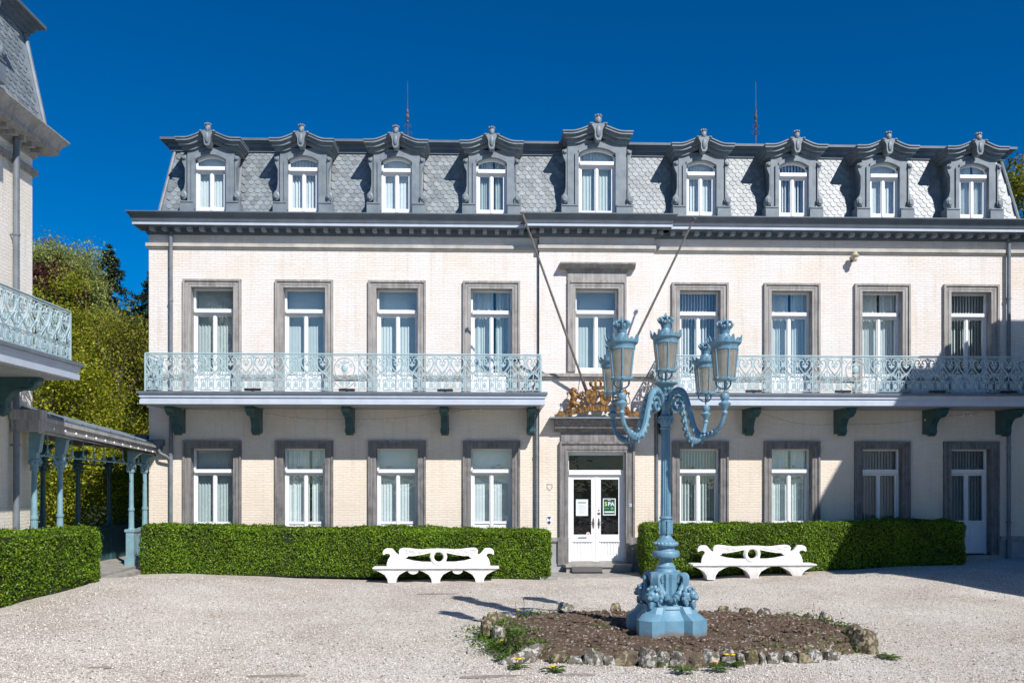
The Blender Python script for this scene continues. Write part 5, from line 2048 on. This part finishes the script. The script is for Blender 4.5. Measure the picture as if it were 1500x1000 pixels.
weed_leaf = leaf_mat('weed_leaf', [(0, (0.04, 0.085, 0.012)), (0.5, (0.085, 0.16, 0.02)), (1, (0.15, 0.24, 0.035))], 0.3)
flower_y = M('dandelion_yellow', (0.85, 0.56, 0.01), (0.80, 0.45, 0.005), 0.7, 20)
stem_m = M('weed_stem', (0.13, 0.17, 0.05), (0.20, 0.13, 0.07), 0.7, 8)


def rosette(n, L, w, seed, up=0.5):
    g = random.Random(seed)
    b = MB()
    for k in range(n):
        a = 2 * PI * k / n + g.uniform(-0.3, 0.3)
        l = L * g.uniform(0.6, 1.1)
        e = g.uniform(0.2, 1.0) * up
        ca, sa = math.cos(a), math.sin(a)
        pts = []
        for t, ww in ((0, 0.15), (0.25, 0.6), (0.4, 0.4), (0.6, 1.0), (0.75, 0.7), (1.0, 0.05)):
            z = 0.01 + l * e * (t - 0.75 * t * t)
            r = l * t
            pts += [(r * ca - w * ww * sa, r * sa + w * ww * ca, z + 0.008), (r * ca, r * sa, z), (r * ca + w * ww * sa, r * sa - w * ww * ca, z + 0.008)]
        f = []
        for i in range(5):
            q = 3 * i
            f += [(q, q + 1, q + 4, q + 3), (q + 1, q + 2, q + 5, q + 4)]
        b.add(pts, f, True)
    return b


def dandelion(px, py, label, seed, fh=0.10, L=0.17, n=14, flower=True, name='dandelion', z0=0.0):
    dep = (CAMZ - z0) * FPX / (py - HOR)
    x, y, _ = at(px, py, -CAMD + dep)
    d_ = thing(name, label, 'plant', (x, y, z0), 0, 'weeds round the soil bed')
    put('leaves', rosette(n, L, 0.028, seed, 0.8).mesh('leaves', weed_leaf, False), d_)
    if flower:
        g = random.Random(seed)
        for q in range(1 if seed % 3 else 2):
            fx, fy = g.uniform(-0.05, 0.05), g.uniform(-0.05, 0.03)
            h_ = fh * g.uniform(0.85, 1.15)
            s_ = obj('stem', MB().tube([(0, 0, 0), (fx * 0.6, fy * 0.6, h_ * 0.6), (fx, fy, h_)], 0.005, 5), stem_m, d_)
            fl_ = MB()
            fl_.lathe([(0.008, -0.018), (0.022, -0.006), (0.034, 0.004), (0.026, 0.014), (0.004, 0.018)], 12, (fx, fy, h_ + 0.01))
            for k in range(14):
                an = 2 * PI * k / 14
                fl_.add([(fx, fy, h_ + 0.012), (fx + 0.040 * math.cos(an - 0.2), fy + 0.040 * math.sin(an - 0.2), h_ + 0.018), (fx + 0.044 * math.cos(an), fy + 0.044 * math.sin(an), h_ + 0.016), (fx + 0.040 * math.cos(an + 0.2), fy + 0.040 * math.sin(an + 0.2), h_ + 0.018)], [(0, 1, 2, 3)])
            obj('flower', fl_, flower_y, d_)
    return d_


DAND = ((727, 915, 'dandelion in flower at the far left corner of the soil bed, nearest the lamp shadow'), (735, 951, 'dandelion in flower against the left side stones of the soil bed'),
        (757, 979, 'dandelion in flower beside the long tilted stone slab'), (812, 985, 'low dandelion in flower before the first front stones of the edging'),
        (1052, 983, 'dandelion with paired yellow heads before the middle of the front stones'), (1070, 976, 'dandelion leaning on the front stones beside the paired yellow heads'),
        (760, 903, 'small dandelion among the far stones beside the flat white one'), (1212, 921, 'small dandelion behind the right rim stones of the bed'), (1224, 940, 'small dandelion at the right rim close to the boulder'))
for i, (px, py, lb) in enumerate(DAND):
    dandelion(px, py, lb, 400 + i, 0.12 if i != 3 else 0.07, 0.19 if i < 6 else 0.12, 18 if i < 6 else 10)
WEED = ((722, 932, 'flat leafy weed at the left rim of the bed between two dandelions'), (741, 968, 'broad leafy weed spreading beside the tilted slab'), (1000, 985, 'leafy weed on the gravel before the front stones'),
        (1160, 905, 'leafy weed among the far right rim stones'), (1185, 912, 'leafy weed beside the dark rim stones on the right'), (1240, 945, 'leafy weed in front of the boulder on its bed side'), (1302, 968, 'leafy weed on the gravel beyond the boulder'), (748, 916, 'leafy weed on the left rim under the bare stalks'))
for i, (px, py, lb) in enumerate(WEED):
    dandelion(px, py, lb, 430 + i, L=0.20, n=20, flower=False, name='leafy_weed')
dandelion(985, 927, 'little green weed growing at the foot of the blue lamp', 460, L=0.13, n=16, flower=False, name='leafy_weed', z0=0.2)
for i, (px, py, h_, lb) in enumerate(((767, 898, 0.26, 'bare upright seed stalk at the far left of the bed'), (755, 897, 0.18, 'shorter bare seed stalk beside the tall one'), (1192, 908, 0.26, 'bare seed stalk behind the right rim stones'), (1200, 909, 0.20, 'shorter dry seed stalk behind the right rim stones'), (764, 963, 0.26, 'reddish dry stalk rising beside the tilted slab'))):
    dep = CAMZ * FPX / (py - HOR)
    x, y, _ = at(px, py, -CAMD + dep)
    tag(obj('seed_stalk', MB().tube([(0, 0, 0), (0.01, 0, h_ * 0.6), (0.0, 0, h_)], [0.005, 0.004, 0.003], 5).ball((0, 0, h_), (0.008, 0.008, 0.018), 6, 4), stem_m, None, (x, y, 0)), lb, 'plant', 'bare stalks in the bed')
# matted small weeds along the rim, thickest at the left end
gp = []
gw = np.random.default_rng(77)
for k in range(17000):
    a = gw.uniform(0, 2 * PI)
    dens = 1.0 if math.cos(a) < -0.72 else (0.35 if (math.cos(a) > 0.6 and math.sin(a) > -0.2) else 0.10)
    if gw.random() > dens:
        continue
    t = gw.normal(1.0, 0.05) if dens < 1 else gw.normal(1.0, 0.075)
    r = bed_r(a) * t
    x, y = BX + BRX * r * math.cos(a), BY + BRY * r * math.sin(a)
    lump_ = 0.5 + 0.5 * math.sin(9 * a) * math.sin(5.3 * a + 1)
    if lump_ < 0.3:
        continue
    gp.append((x, y, (bed_z(t) if t < 1 else 0.0) + abs(gw.normal(0, 0.085)) * lump_ + 0.01))
o = leaf_cloud('ground_weeds', np.array(gp), gw.uniform(0.025, 0.07, len(gp)), weed_leaf, np.tile(np.array([0, -0.2, 0.8]), (len(gp), 1)), 0.7, 0.5)
tag(o, 'matted low green weeds along the rim of the soil bed', 'weeds', kind='stuff')


def pebbles(n, seed):
    g = np.random.default_rng(seed)
    dep = 9.5 + (21.5 - 9.5) * g.random(n) ** 1.6
    px = g.uniform(-30, 1530, n)
    rx = math.sin(YAW) * FPX + math.cos(YAW) * (px - 750)
    x = rx / FPX * dep
    y = -CAMD + dep
    e = np.abs((x - BX) / BRX) ** 2.6 + np.abs((y - BY) / BRY) ** 2.6
    ok = (e > 1.02) & (x > -8.0 + 0 * x) & (y < -2.6)
    x, y = x[ok], y[ok]
    n = len(x)
    z = np.array([court_z(a, c) for a, c in zip(x, y)])
    s_ = g.uniform(0.005, 0.0125, n) * (1 + (g.random(n) < 0.05) * 0.7)
    base = np.array([(1, 0, 0), (0, 1, 0), (-1, 0, 0), (0, -1, 0), (0, 0, 0.75), (0, 0, -0.6)], float)
    an = g.uniform(0, 2 * PI, n)
    R = np.zeros((n, 3, 3))
    R[:, 0, 0] = np.cos(an)
    R[:, 0, 1] = -np.sin(an)
    R[:, 1, 0] = np.sin(an)
    R[:, 1, 1] = np.cos(an)
    R[:, 2, 2] = 1
    jit = 1 + g.normal(size=(n, 6, 3)) * 0.22
    v = np.einsum('nij,nkj->nki', R, base[None] * jit) * s_[:, None, None]
    v += np.stack([x, y, z + s_ * 0.35], 1)[:, None, :]
    tri = np.array([(0, 1, 4), (1, 2, 4), (2, 3, 4), (3, 0, 4), (1, 0, 5), (2, 1, 5), (3, 2, 5), (0, 3, 5)])
    f = (tri[None] + (np.arange(n) * 6)[:, None, None]).reshape(-1)
    me = bpy.data.meshes.new('gravel_pebbles')
    me.vertices.add(6 * n)
    me.vertices.foreach_set('co', v.reshape(-1))
    me.loops.add(len(f))
    me.loops.foreach_set('vertex_index', f.astype(np.int32))
    me.polygons.add(len(f) // 3)
    me.polygons.foreach_set('loop_start', np.arange(0, len(f), 3, dtype=np.int32))
    m, nt, b_ = nodes_of('pebble')
    b_.inputs['Roughness'].default_value = 0.8
    gi = nd(nt, 'ShaderNodeNewGeometry')
    nt.links.new(ramp(nt, gi.outputs['Random Per Island'], [(0.0, (0.12, 0.10, 0.08)), (0.16, (0.34, 0.29, 0.245)), (0.32, (0.61, 0.55, 0.485)), (0.7, (0.75, 0.695, 0.63)), (1.0, (0.85, 0.82, 0.78))]), b_.inputs['Base Color'])
    me.materials.append(m)
    me.update(calc_edges=True)
    tag(put('gravel_pebbles', me), 'loose pale pebbles lying over the gravel court', 'gravel', kind='stuff')


pebbles(90000, 5)

wood_m = M('grey_driftwood', (0.33, 0.29, 0.26), (0.20, 0.17, 0.15), 0.85, 9, bmp=0.5)
for i, (px, py, w, rz, lb) in enumerate(((722, 991, 0.85, 0.06, 'long weathered wood strip on the gravel before the tilted slab'), (845, 990, 0.50, 0.03, 'thin weathered wood strip before the front stones'), (405, 987, 0.75, 0.05, 'weathered grey strip lying alone on the open gravel'), (145, 987, 0.30, 0.3, 'short dark twig lying on the gravel'), (640, 870, 0.9, 0.02, 'faint grey strip on the gravel before the bench'))):
    dep = CAMZ * FPX / (py - HOR)
    x, y, _ = at(px, py, -CAMD + dep)
    b = MB().plate([(-w / 2, -0.01), (-w * 0.2, -0.045), (w * 0.3, -0.03), (w / 2, 0.0), (w * 0.2, 0.03), (-w * 0.3, 0.025)], 0.0, 0.018, axis='z')
    tag(obj('wood_strip', b, wood_m, None, (x, y, court_z(x, y) + 0.004), rz), lb, 'wood', 'wood strips on the gravel')

# ------------------------------------------------------------------ things on the house front
arms = thing('coat_of_arms', 'gilded royal coat of arms with lions, shields and crown on the door hood', 'coat of arms', (CX, YC - 0.28, 4.16))
K = 1 / 457.0


def Q(u, w):
    return ((u - 700) * K, (592 - w) * K)


rib = [Q(u, 592 - 28 - 84 * (1 - ((u - 700) / 400) ** 2) * 0.9) for u in range(300, 1101, 50)]
ba = MB()
ba.ribbon(rib, -0.055, 0.10, -0.05, 0.05)
for i in range(25):
    u = 310 + i * 32.5
    x, z = Q(u, 592 - 28 - 84 * (1 - ((u - 700) / 400) ** 2) * 0.9)
    ba.box(x - 0.014, x + 0.014, -0.066, -0.045, z - 0.05, z + 0.095)
obj('motto_ribbon', ba, gold, arms)
for sg in (-1, 1):
    e = MB()
    pts = [(-1.15, 0.0), (-1.18, 0.06), (-1.10, 0.10), (-1.06, 0.17), (-0.98, 0.17), (-0.90, 0.11), (-0.86, 0.02), (-0.95, 0.0)]
    e.plate([(-sg * u, z) for u, z in pts], -0.05, 0.05)
    obj('ribbon_end', e, gold, arms)
    shd = MB()
    out = [(0.03, 0.66), (0.10, 0.70), (0.16, 0.685), (0.24, 0.74), (0.31, 0.72), (0.335, 0.60), (0.325, 0.46), (0.26, 0.36), (0.16, 0.33), (0.07, 0.40)]
    shd.plate([(sg * u, z) for u, z in out], -0.06, 0.02)
    shd.ball((sg * 0.19, -0.06, 0.53), (0.075, 0.03, 0.09), 10, 6)
    ring = [(sg * u * 1.0, -0.062, z) for u, z in out]
    shd.tube(ring, 0.016, 5, closed=True)
    obj('shield', shd, gold, arms)
    # rampant lion: one surface grown over a chain of limbs
    lm = MB()

    def Lp(u, w, y=0.0, sg=sg):
        x, z = Q(u, w)
        return (x if sg < 0 else -x, y, z)
    lm.tube(spline([Lp(390, 440), Lp(385, 400), Lp(405, 350), Lp(392, 300), Lp(393, 265)], 4), [0.075 + 0.02 * math.sin(i / 16 * PI) for i in range(17)], 10)
    lm.ball(Lp(393, 262, -0.01), (0.085, 0.07, 0.075), 12, 8)
    lm.ball(Lp(378, 290, 0.0), (0.085, 0.075, 0.09), 12, 8)
    lm.ball(Lp(425, 258, -0.02), (0.045, 0.04, 0.04), 8, 6)
    lm.ball(Lp(385, 238, -0.03), 0.025, 8, 5)
    lm.tube(spline([Lp(410, 320, -0.04), Lp(450, 325, -0.05), Lp(480, 300, -0.05), Lp(515, 275, -0.05)], 4), [0.045 - 0.0015 * i for i in range(13)], 8)
    lm.tube(spline([Lp(405, 345, 0.04), Lp(450, 340, 0.05), Lp(500, 345, 0.05)], 4), [0.042 - 0.0015 * i for i in range(9)], 8)
    lm.tube(spline([Lp(395, 430, -0.04), Lp(440, 425, -0.05), Lp(470, 455, -0.05), Lp(455, 490, -0.05), Lp(485, 495, -0.05)], 4), [0.065 - 0.0022 * i for i in range(17)], 8)
    lm.tube(spline([Lp(380, 430, 0.04), Lp(355, 465, 0.05), Lp(335, 480, 0.05), Lp(325, 520, 0.05), Lp(350, 535, 0.05)], 4), [0.065 - 0.0022 * i for i in range(17)], 8)
    lm.tube(spline([Lp(375, 440), Lp(335, 425), Lp(310, 410), Lp(315, 360), Lp(330, 330), Lp(320, 300)], 4), [0.016 + 0.001 * (i > 16) for i in range(21)], 6)
    lm.ball(Lp(322, 298), (0.028, 0.02, 0.045), 8, 5)
    lo_ = obj('lion', lm, gold, arms)
    rm = lo_.modifiers.new('remesh', 'REMESH')
    rm.mode = 'VOXEL'
    rm.voxel_size = 0.012
    rm.use_smooth_shade = True
cr = MB()
cr.lathe([(0.17, 0.74), (0.18, 0.76), (0.175, 0.80), (0.20, 0.82), (0.195, 0.84)], 20, (0, 0, 0))
for k in range(10):
    a = 2 * PI * k / 10
    ca, sa = math.cos(a), math.sin(a)
    cr.tube(spline([(0.19 * ca, 0.19 * sa, 0.82), (0.235 * ca, 0.235 * sa, 0.90), (0.20 * ca, 0.20 * sa, 0.965), (0.02 * ca, 0.02 * sa, 0.985)], 3), 0.018, 5)
    cr.ball((0.225 * ca, 0.225 * sa, 0.91), 0.026, 6, 4)
cr.ball((0, 0, 1.01), 0.032, 8, 6)
cr.tube([(0, 0, 1.03), (0, 0, 1.09)], 0.01, 5)
cr.v = [(x, y * 0.45, z) for x, y, z in cr.v]
obj('crown', cr, gold, arms)
tf = MB()
for sg in (-1, 1):
    for (u, z, r_) in ((0.12, 0.28, 0.05), (0.25, 0.26, 0.045), (0.05, 0.27, 0.04), (0.36, 0.33, 0.04), (0.40, 0.44, 0.035), (0.40, 0.55, 0.035)):
        tf.tube(scroll_curve((sg * u, z), r_, 0.015, 0.4, 1.3 * sg, 12), 0.015, 5)
obj('scrollwork', tf, gold, arms)

for (tip, base, lb) in (((765, 312, -2.5), (859, 572, -0.30), 'slanting bare flagpole leaning from the coat of arms away from the lamp'),
                        ((1017, 320, -2.1), (892, 578, -0.30), 'slanting bare flagpole whose top leans over towards the crowned lanterns')):
    a, c = Vector(at(*tip)), Vector(at(*base))
    fp = thing('flagpole', lb, 'flagpole', tuple(c), 0, 'bare flagpoles over the door')
    d_ = a - c
    obj('pole', MB().tube([(0, 0, 0), tuple(d_ * 0.5), tuple(d_)], [0.034, 0.031, 0.026], 8), pole_m, fp)
    n_ = d_.normalized()
    obj('cap', MB().tube([tuple(d_), tuple(d_ + n_ * 0.03)], 0.055, 10), pole_m, fp)
    s_ = MB()
    s_.tube([tuple(d_ * 0.10), (d_.x * 0.04 - 0.16, 0.1, -0.12)], 0.008, 4)
    s_.tube([tuple(n_ * -0.05), tuple(n_ * 0.30)], 0.046, 8)
    s_.tube([(0, 0, 0), (0, 0.15, -0.15)], 0.02, 5)
    obj('socket', s_, iron_dk, fp)

# posters and plates
green_p = M('poster_green', (0.012, 0.075, 0.055), (0.01, 0.06, 0.05), 0.4, 6)
paper = M('poster_paper', (0.72, 0.76, 0.77), (0.66, 0.70, 0.72), 0.5, 4)
leafgreen = M('poster_leaf', (0.10, 0.42, 0.08), (0.08, 0.36, 0.07), 0.5, 6)
limey = M('poster_lime', (0.60, 0.70, 0.22), (0.5, 0.62, 0.2), 0.5, 6)
inkg = M('poster_ink', (0.30, 0.33, 0.35), (0.24, 0.27, 0.28), 0.5, 12)


def text_mesh(body, size, mat, name='lettering', bold=0.0):
    cu = bpy.data.curves.new(name, 'FONT')
    cu.body = body
    cu.size = size
    cu.align_x = 'CENTER'
    cu.align_y = 'CENTER'
    cu.extrude = 0.0015
    cu.offset = bold
    cu.resolution_u = 3
    o = bpy.data.objects.new(name, cu)
    COL.objects.link(o)
    me = bpy.data.meshes.new_from_object(o.evaluated_get(bpy.context.evaluated_depsgraph_get()))
    bpy.data.objects.remove(o)
    me.transform(Matrix.Rotation(PI / 2, 4, 'X'))
    me.materials.clear()
    me.materials.append(mat)
    return me


yp = YD + 0.02 + 0.022
px_, _, pz_ = at(892.5, 742, yp)
po = thing('spa_poster', 'dark green poster reading SPA taped to the right door pane', 'poster', (px_, yp, pz_))
obj('sheet', MB().box(-0.175, 0.175, -0.002, 0.002, -0.23, 0.23), paper, po)
obj('print', MB().box(-0.150, 0.150, -0.0045, -0.0025, -0.20, 0.21), green_p, po)
put('lettering', text_mesh('S', 0.15, limey, bold=0.004), po, (-0.095, -0.0065, 0.075))
put('lettering', text_mesh('PA', 0.15, paper, bold=0.004), po, (0.048, -0.0065, 0.075))
obj('leaf_mark', MB().lathe([(0.04, 0), (0.04, 0.002)], 14).xf(Matrix.Translation((0.075, -0.0045, -0.04)) @ Matrix.Rotation(PI / 2, 4, 'X')), leafgreen, po)
obj('small_print', MB().box(-0.135, -0.01, -0.006, -0.0046, -0.05, -0.03), leafgreen, po)
obj('small_print', MB().box(-0.135, 0.135, -0.006, -0.0046, -0.155, -0.12), paper, po)
obj('small_print', MB().box(-0.04, 0.04, -0.006, -0.0046, 0.175, 0.188), paper, po)
px_, _, pz_ = at(852.5, 743, yp)
po = thing('notice_sheet', 'white printed notice sheet taped to the left door pane', 'notice', (px_, yp, pz_))
obj('sheet', MB().box(-0.165, 0.165, -0.002, 0.002, -0.225, 0.225), paper, po)
obj('heading', MB().box(-0.11, 0.11, -0.0035, -0.0022, 0.115, 0.155), inkg, po)
for k in range(8):
    w = (0.12, 0.06, 0.10, 0.13, 0.09, 0.12, 0.07, 0.10)[k]
    obj('text_line', MB().box(-w, w, -0.0035, -0.0022, 0.07 - k * 0.032, 0.076 - k * 0.032), inkg, po)
redm = M('sticker_red', (0.6, 0.12, 0.10), rough=0.5)
px_, _, pz_ = at(861.5, 781.5, yp)
po = thing('round_sticker', 'small round red and white sticker low on the left door pane', 'sticker', (px_, yp, pz_))
obj('disc', MB().lathe([(0.05, 0), (0.05, 0.002)], 18).xf(Matrix.Rotation(PI / 2, 4, 'X')), paper, po)
obj('mark', MB().lathe([(0.026, 0), (0.026, 0.0015)], 14).xf(Matrix.Translation((0, -0.0025, 0)) @ Matrix.Rotation(PI / 2, 4, 'X')), redm, po)
bluep = M('plate_blue', (0.02, 0.05, 0.22), (0.018, 0.045, 0.18), 0.35, 9)
x, y, z = at(804.5, 762, YC - 0.005)
pl = thing('heritage_shield', 'little blue and white shield plate on the wall beside the door', 'plate', (x, YC, z))
obj('plate', MB().plate([(-0.065, 0.11), (0.065, 0.11), (0.065, 0.0), (0.045, -0.06), (0.0, -0.105), (-0.045, -0.06), (-0.065, 0.0)], -0.012, 0.0), paper, pl)
obj('field', MB().plate([(-0.06, 0.105), (0.06, 0.105), (0.0, 0.02)], -0.016, -0.0125).plate([(0, -0.10), (0.05, -0.045), (0.0, 0.0), (-0.05, -0.045)], -0.016, -0.0125), bluep, pl)
x, y, z = at(805, 713, YC - 0.005)
obj_ = obj('wall_shield', MB().tube([(u, 0, w) for u, w in ((-0.07, 0.07), (0.07, 0.07), (0.07, -0.02), (0.0, -0.09), (-0.07, -0.02))], 0.007, 5, closed=True), iron_dk, None, (x, YC - 0.004, z))
tag(obj_, 'faint shield-shaped metal outline fixed to the wall above the blue plate', 'bracket')
x, y, z = at(923, 739.5, YC - 0.09)
bl = thing('door_bell', 'small pale blue bell plate on the stone jamb right of the door', 'door bell', (x, YC - 0.071, z))
obj('plate', MB().box(-0.045, 0.045, -0.012, 0.0, -0.045, 0.045), M('bell_plate', (0.45, 0.58, 0.80), rough=0.4), bl)
obj('button', MB().lathe([(0.014, 0), (0.014, 0.006)], 10).xf(Matrix.Translation((0, -0.012, 0)) @ Matrix.Rotation(PI / 2, 4, 'X')), zinc, bl)
x, y, z = at(1252, 376, -0.2)
sr = thing('wall_siren', 'cream dome siren lamp on a bracket under the string course', 'siren', (x, 0.0, z))
crm = M('siren_cream', (0.55, 0.50, 0.36), (0.42, 0.38, 0.26), 0.5, 8)
obj('dome', MB().lathe([(0.03, -0.13), (0.06, -0.11), (0.07, -0.02), (0.10, 0.0), (0.11, 0.03), (0.07, 0.07), (0.05, 0.13), (0.02, 0.15)], 16, (0, -0.22, 0)), crm, sr)
obj('bracket', MB().tube([(0, 0.0, -0.02), (0.02, -0.12, -0.06), (0, -0.22, -0.02)], 0.02, 6).box(-0.05, 0.05, -0.02, 0.0, -0.09, 0.05), iron_dk, sr)

black = M('black_housing', (0.012, 0.013, 0.015), rough=0.5)
FLL = ('below the first upper window from the wing', 'at the middle of the balcony nearer the wing', 'below the upper window left of the door axis', 'below the upper window beside the lamp', 'at the middle of the right balcony', 'below the shaded last upper window', 'at the far shaded end of the right balcony')
for px, lb in zip((370, 508, 652, 1104, 1235, 1373, 1478), FLL):
    x, y, z = at(px, 572, -1.38)
    fl_ = thing('floodlight', 'flat black floodlight on the balcony edge ' + lb, 'floodlight', (x, -1.37, 4.73), 0, 'floodlights along the balcony edges')
    obj('housing', MB().box(-0.20, 0.20, -0.055, 0.05, 0.018, 0.075), black, fl_)
    obj('foot', MB().box(-0.03, 0.03, -0.03, 0.03, 0.0, 0.018), black, fl_)
    obj('lens', MB().box(-0.18, 0.18, -0.04, 0.035, 0.0755, 0.079), dark_in, fl_)


def string_lights(label, pts, n, seed):
    sp = spline(pts, 10)
    s_ = thing('string_lights', label, 'string lights', tuple(sp[0]))
    o_ = sp[0]
    obj('cable', MB().tube([p - o_ for p in sp], 0.0035, 4), pole_m, s_)
    L = [0]
    for a, c in zip(sp[:-1], sp[1:]):
        L.append(L[-1] + (c - a).length)
    bulb = MB().ball((0, 0, -0.026), (0.024, 0.024, 0.03), 8, 6).mesh('bulb', M_BULB)
    for k in range(n):
        t = L[-1] * (k + 0.5) / n
        i = max(j for j in range(len(L)) if L[j] <= t)
        i = min(i, len(sp) - 2)
        f_ = (t - L[i]) / max(1e-6, L[i + 1] - L[i])
        put('bulb', bulb, s_, sp[i].lerp(sp[i + 1], f_) - o_)


M_BULB = M('bulb_white', (0.85, 0.84, 0.80), rough=0.3)
lefty = [at(px, py, -0.25) for px, py in ((237, 597), (300, 600), (372, 603), (440, 612), (508, 614), (580, 612), (650, 604), (720, 596), (780, 592))]
string_lights('string of small white bulbs sagging under the balcony nearer the wing', lefty, 46, 1)
righty = [at(px, py, -0.25) for px, py in ((985, 600), (1060, 596), (1098, 600), (1170, 620), (1235, 621), (1300, 620), (1366, 612), (1440, 604))]
string_lights('string of small white bulbs sagging under the balcony behind the lamp', righty, 40, 2)
string_lights('string of small white bulbs along the covered walk eave', [(xe + 0.02, y, eave_z(y) - 0.20) for y in (-6.1, -4, -2, -0.3)], 12, 3)

# apron and mat before the door
ap = MB().box(CX - 1.55, CX + 1.30, -1.55, YC - 0.06, -0.02, 0.022)
tag(obj('door_apron', ap, stone_step), None, kind='structure')
mt = thing('doormat', 'black ribbed doormat leaning on the stone step before the door', 'doormat', (CX - 0.32, YC - 0.50, 0.022))
obj('mat', MB().plate([(-0.10, 0.0), (0.03, 0.0), (0.075, 0.16), (0.055, 0.165), (0.0, 0.03), (-0.10, 0.02)], -0.40, 0.40, axis='x'), black, mt)
rb2 = MB()
for k in range(22):
    u = -0.38 + k * 0.036
    rb2.box(u, u + 0.012, -0.105, 0.0, 0.021, 0.028)
obj('ribs', rb2, black, mt)
x, y, z = at(806, 850, -2.35)
tag(obj('stone_kerb', MB().box(-0.22, 0.22, -0.1, 0.1, -0.02, 0.06), stone_step, None, (CX - 1.42, -1.62, 0)), 'low stone block at the corner of the door apron beside the hedge', 'stone')
